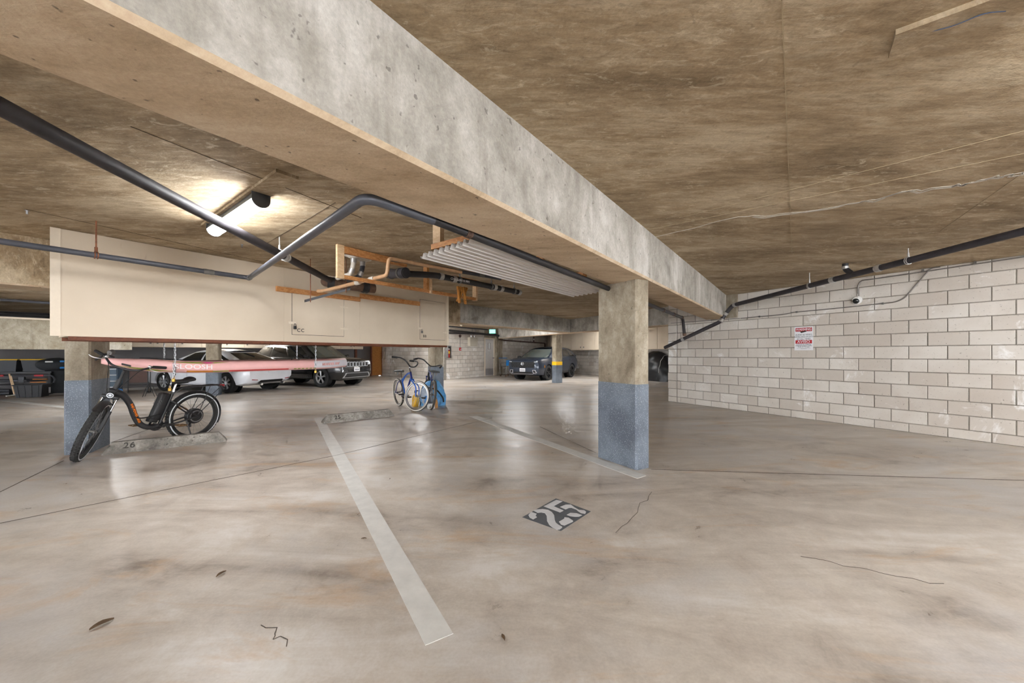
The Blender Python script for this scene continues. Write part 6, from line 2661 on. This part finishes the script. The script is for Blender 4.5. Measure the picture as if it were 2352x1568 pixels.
m.v = [V((c.x + (v.x - c.x) * 1.0, c.y + (v.y - c.y) * 0.55, v.z)) for v in m.v]
m.build('bristles', 'bristle', t, world=True, smooth=40)
m = MB().tube([c + ZAX * 0.24, c + ZAX * 0.6 + V((-0.08, 0.14, 0))], 0.011, 8)
m.build('handle', 'raw_timber', t, world=True)
m = MB().tube([c + ZAX * 0.2, c + ZAX * 0.23], 0.034, 10)
m.build('binding', 'dull_steel', t, world=True)
c = G(990, 938)
t = thing('white_carton', 'small white carton under the bicycle wheel', 'carton', c)
m = MB().box(c + ZAX * 0.055, (0.15, 0.12, 0.11), frame(D1), bev=0.008)
m.build('carton_body', 'white_plastic', t, world=True)
m = MB().box(c + ZAX * 0.113, (0.155, 0.125, 0.008), frame(D1), bev=0.002)
m.build('carton_lid', 'plate_white', t, world=True)
c = V((-2.27, 8.78, 0))
t = thing('yellow_sprayer', 'yellow plastic bottle wedged between the bicycles', 'bottle', c)
m = MB().lathe([(0.0, 0.0), (0.075, 0.0), (0.08, 0.02), (0.08, 0.2), (0.06, 0.26), (0.025, 0.29), (0.025, 0.32), (0, 0.32)], c, ZAX, 16)
m.build('bottle_body', 'tool_yellow', t, world=True, smooth=40)
m = MB().tube([c + ZAX * 0.32, c + ZAX * 0.36], 0.03, 10)
m.box(c + ZAX * 0.37 + V((0.03, 0, 0)), (0.1, 0.03, 0.03), bev=0.008)
m.build('spray_head', 'black_plastic', t, world=True)
c = V((-1.98, 8.72, 0))
t = thing('clear_bag', 'pale crumpled plastic bag of blue odds and ends behind the wheels', 'bag', c)
rows = [[c + V((math.sin(a) * math.cos(b) * 0.15, math.sin(a) * math.sin(b) * 0.13, 0.25 + math.cos(a) * 0.25)) for b in [2 * PI * j / 16 for j in range(17)]] for a in [PI * i / 10 for i in range(11)]]
for r in rows:
    for p in r:
        p += V((1, 1, 0)) * (0.05 * noise.noise(p * 8))
        p.z = max(0.002, p.z)
MB().grid(rows).build('bag_skin', 'bag_clear', t, world=True, smooth=60)
m = MB().box(c + V((0.03, -0.14, 0.16)), (0.12, 0.04, 0.22), bev=0.015)
m.build('blue_bundle', 'bag_blue', t, world=True)

# ================================================================== fittings on the service wall
sn = dn


def on_service(s, z, out=0.0):
    return FW1b + dW2 * s + ZAX * z + sn * out


def svc(px):
    k = (px - CXP) / F
    return (k * FW1b.y - FW1b.x) / (dW2.x - k * dW2.y)


s = svc(1022)
t = thing('extinguisher_cabinet', 'grey wall cabinet holding a red fire extinguisher', 'fire extinguisher', on_service(s, 1.02))
m = MB()
m.obox(on_service(s, 1.02, 0.0), dW2 * 0.26, sn * 0.03, ZAX * 0.6)
m.obox(on_service(s, 1.02, 0.03), dW2 * 0.04, sn * 0.15, ZAX * 0.6)
m.obox(on_service(s + 0.22, 1.02, 0.03), dW2 * 0.04, sn * 0.15, ZAX * 0.6)
m.obox(on_service(s, 1.58, 0.03), dW2 * 0.26, sn * 0.15, ZAX * 0.04)
m.obox(on_service(s, 1.02, 0.03), dW2 * 0.26, sn * 0.15, ZAX * 0.03)
m.build('cabinet_box', 'dull_steel', t, world=True)
m = MB().lathe([(0.0, 0.0), (0.062, 0.0), (0.066, 0.02), (0.066, 0.30), (0.04, 0.36), (0.018, 0.38), (0, 0.38)], on_service(s + 0.13, 1.06, 0.105), ZAX, 16)
ex = m.build('cylinder', 'red_paint', t, world=True, smooth=40)
m = MB().tube([on_service(s + 0.13, 1.24, 0.105), on_service(s + 0.13, 1.36, 0.105)], 0.068, 16, caps=False)
m.build('instruction_label', 'lid_yellow', ex, world=True)
m = MB().box(on_service(s + 0.13, 1.46, 0.11), (0.09, 0.05, 0.06), frame(dW2), bev=0.01)
m.build('valve_head', 'white_plastic', ex, world=True)

s = svc(1056)
t = thing('alarm_pull', 'small red fire alarm pull station on the service wall', 'fire alarm', on_service(s, 1.40))
m = MB().box(on_service(s, 1.47, 0.03), (0.12, 0.06, 0.15), frame(dW2), bev=0.01)
m.build('pull_box', 'red_paint', t, world=True)
m = MB().box(on_service(s, 1.46, 0.065), (0.07, 0.012, 0.03), frame(dW2), bev=0.003)
m.build('pull_bar', 'white_plastic', t, world=True)
m = MB().tube([on_service(s, 1.545, 0.02), on_service(s, 2.04, 0.02)], 0.012, 8)
m.build('riser', 'conduit_steel', t, world=True)
t = thing('alarm_bell', 'round dark alarm bell above the red pull station', 'alarm bell', on_service(s, 2.12))
m = MB().lathe([(0.0, 0.07), (0.05, 0.068), (0.075, 0.04), (0.08, 0.0)], on_service(s, 2.12, 0.0), sn, 18)
m.build('gong', 'pipe_brown', t, world=True, smooth=40)
m = MB().lathe([(0.0, 0.085), (0.012, 0.085), (0.012, 0.06)], on_service(s, 2.12, 0.0), sn, 8)
m.build('boss', 'steel', t, world=True)

s0j, s1j = svc(1074), svc(1091)
zj0, zj1 = 1.63, 2.08
t = thing('junction_box', 'cream electrical junction box with two conduits on the service wall', 'electrical box', on_service(s0j, zj0))
m = MB().obox(on_service(s0j, zj0, 0.0), dW2 * (s1j - s0j), sn * 0.16, ZAX * (zj1 - zj0))
m.build('box_body', 'grey_box_paint', t, world=True)
m = MB().obox(on_service(s0j + 0.012, zj0 + 0.012, 0.16), dW2 * (s1j - s0j - 0.024), sn * 0.012, ZAX * (zj1 - zj0 - 0.024))
m.build('box_cover', 'grey_box_paint', t, world=True)
for q in (0.3, 0.72):
    a = on_service(s0j + (s1j - s0j) * q, zj1, 0.09)
    m = MB().tube(bez([a, a + ZAX * 0.12, a + ZAX * 0.24 + dW2 * 0.06, V((a.x, a.y, CEIL - 0.002)) + dW2 * 0.10], 5), 0.022, 8)
    m.build('conduit_bend', 'steel', t, world=True, smooth=50)

# exit sign and the pipes beside it
c = P(1131, 761, 17.0)
t = thing('exit_sign', 'glowing green EXIT sign hanging below the far ceiling', 'exit sign', c)
m = MB().box(c, (0.30, 0.05, 0.2), bev=0.01)
m.build('sign_box', 'black_plastic', t, world=True)
m = MB().box(c - V((0, 0.027, 0)), (0.27, 0.004, 0.17))
m.build('lit_panel', 'exit_glow', t, world=True)
text('exit_letters', 'EXIT', 0.125, 'white_plastic', t, c - V((0, 0.031, 0)), (1, 0, 0), (0, 0, 1), bold=0.003)
m = MB().tube([c + ZAX * 0.1, V((c.x, c.y, CEIL))], 0.012, 8)
m.build('drop_rod', 'dull_steel', t, world=True)
for i, (p0, p1, r, mt, lab) in enumerate(((P(1015, 757, 15.0), P(1148, 771, 19.6), 0.05, 'pipe_black', 'black pipe under the far ceiling leading to the service door'),
                                         (P(1015, 748, 15.2), P(1120, 757, 18.6), 0.03, 'pipe_grey', 'slim grey pipe under the far ceiling by the exit sign'),
                                         (P(1015, 764, 15.6), P(1140, 768, 19.4), 0.04, 'pipe_dark', 'lower dark pipe under the far ceiling by the service door'))):
    pipe('ceiling_pipe', lab, [p0, p1], r, mt, seg=10)
c = P(1060, 746.5, 16.4)
t = thing('flood_lamp', 'small flood lamp bulb on an arm under the far ceiling', 'lamp', c)
m = MB().lathe([(0.02, -0.1), (0.03, -0.06), (0.06, 0.0), (0.05, 0.03), (0, 0.04)], c, (1, -0.2, -0.3), 14)
m.build('bulb', 'cream_edge', t, world=True, smooth=50)
m = MB().tube([c - V((0.09, -0.02, -0.03)), c - V((0.3, -0.05, -0.06)), V((c.x - 0.3, c.y + 0.05, CEIL))], 0.012, 8)
m.build('arm', 'dull_steel', t, world=True)
# brown sprinkler pipe on the far wall
w3n = sn
a = _w3 + w3n * 0.1


def far_wall(q, z):
    return _w3 + dW2 * q + w3n * 0.14 + ZAX * z


pipe('sprinkler_pipe', 'brown sprinkler pipe along the far block wall with a drop valve', [far_wall(-0.55, 2.45) + w3n * 0.1, far_wall(-0.55, 2.06) + w3n * 0.1, far_wall(0.1, 2.03), far_wall(5.3, 1.99), far_wall(5.6, 1.98), far_wall(5.6, 1.72)], 0.04, 'pipe_brown', joints=(0.5, 3.0, 5.0), jmat='pipe_rust', hangers=(2.0, 4.4))
pipe('sprinkler_drop', 'short brown sprinkler drop above the crossover', [far_wall(3.9, 2.5), far_wall(3.9, 2.02)], 0.04, 'pipe_brown', joints=(0.3,), jmat='white_plastic')
# closing wall beyond the far lockers
m = MB()
e0_, e1_ = FW3b - dW2 * 0.3, RW0 + D2 * 14.8
m.obox(e0_, e1_ - e0_, V((0.1, 0.2, 0)), ZAX * CEIL)
o = m.build('wall_end', 'cream_paint')
prop(o, 'cream end wall beyond the far lockers', 'wall', kind='structure')

# shopping cart beyond the crossover
c = V((-0.28, 20.2, 0))
t = thing('shopping_cart', 'grey wire shopping cart with a blue panel behind the crossover', 'shopping cart', c)
m = MB()
for z, g in ((0.55, 0.0), (0.75, 0.03), (0.95, 0.06)):
    m.tube([c + D1 * (-0.2 - g) + D2 * (-0.3 - g) + ZAX * z, c + D1 * (0.2 + g) + D2 * (-0.3 - g) + ZAX * z, c + D1 * (0.2 + g) + D2 * (0.3 + g) + ZAX * z, c + D1 * (-0.2 - g) + D2 * (0.3 + g) + ZAX * z], 0.009, 6, closed=True)
for i in range(9):
    q = -0.2 + 0.05 * i
    for s in (-1, 1):
        m.tube([c + D1 * q + D2 * (s * 0.3) + ZAX * 0.55, c + D1 * (q * 1.3) + D2 * (s * 0.36) + ZAX * 0.95], 0.005, 4)
for i in range(11):
    q = -0.3 + 0.06 * i
    for s in (-1, 1):
        m.tube([c + D2 * q + D1 * (s * 0.2) + ZAX * 0.55, c + D2 * (q * 1.2) + D1 * (s * 0.26) + ZAX * 0.95], 0.005, 4)
m.build('basket', 'dull_steel', t, world=True)
m = MB().obox(c - D1 * 0.22 - D2 * 0.335 + ZAX * 0.6, D1 * 0.44, D2 * 0.01, ZAX * 0.3)
m.build('blue_panel', 'bag_blue', t, world=True)
for sa in (-1, 1):
    m = MB().tube([c + D1 * (sa * 0.2) - D2 * 0.3 + ZAX * 0.55, c + D1 * (sa * 0.22) - D2 * 0.32 + ZAX * 0.14, c + D1 * (sa * 0.22) + D2 * 0.34 + ZAX * 0.14, c + D1 * (sa * 0.26) + D2 * 0.36 + ZAX * 0.95], 0.012, 6)
    m.build('leg', 'dull_steel', t, world=True)
    for sb in (-1, 1):
        m = MB().lathe([(0.0, -0.015), (0.06, -0.015), (0.06, 0.015), (0.0, 0.015)], c + D1 * (sa * 0.22) + D2 * (sb * 0.30) + ZAX * 0.062, D1, 12)
        m.build('caster', 'pipe_rust', t, world=True)
m = MB().tube([c - D1 * 0.26 + D2 * 0.42 + ZAX * 1.0, c + D1 * 0.26 + D2 * 0.42 + ZAX * 1.0], 0.016, 8)
m.build('push_handle', 'bag_blue', t, world=True)
# timber post at the recess
c = BWend - U * 1.05 - W * 0.12
o = MB().obox(c, U * 0.1, W * 0.1, ZAX * CEIL).build('timber_post', 'dark_timber')
prop(o, 'dark red-brown timber post left of the orange door', 'post', kind='structure')
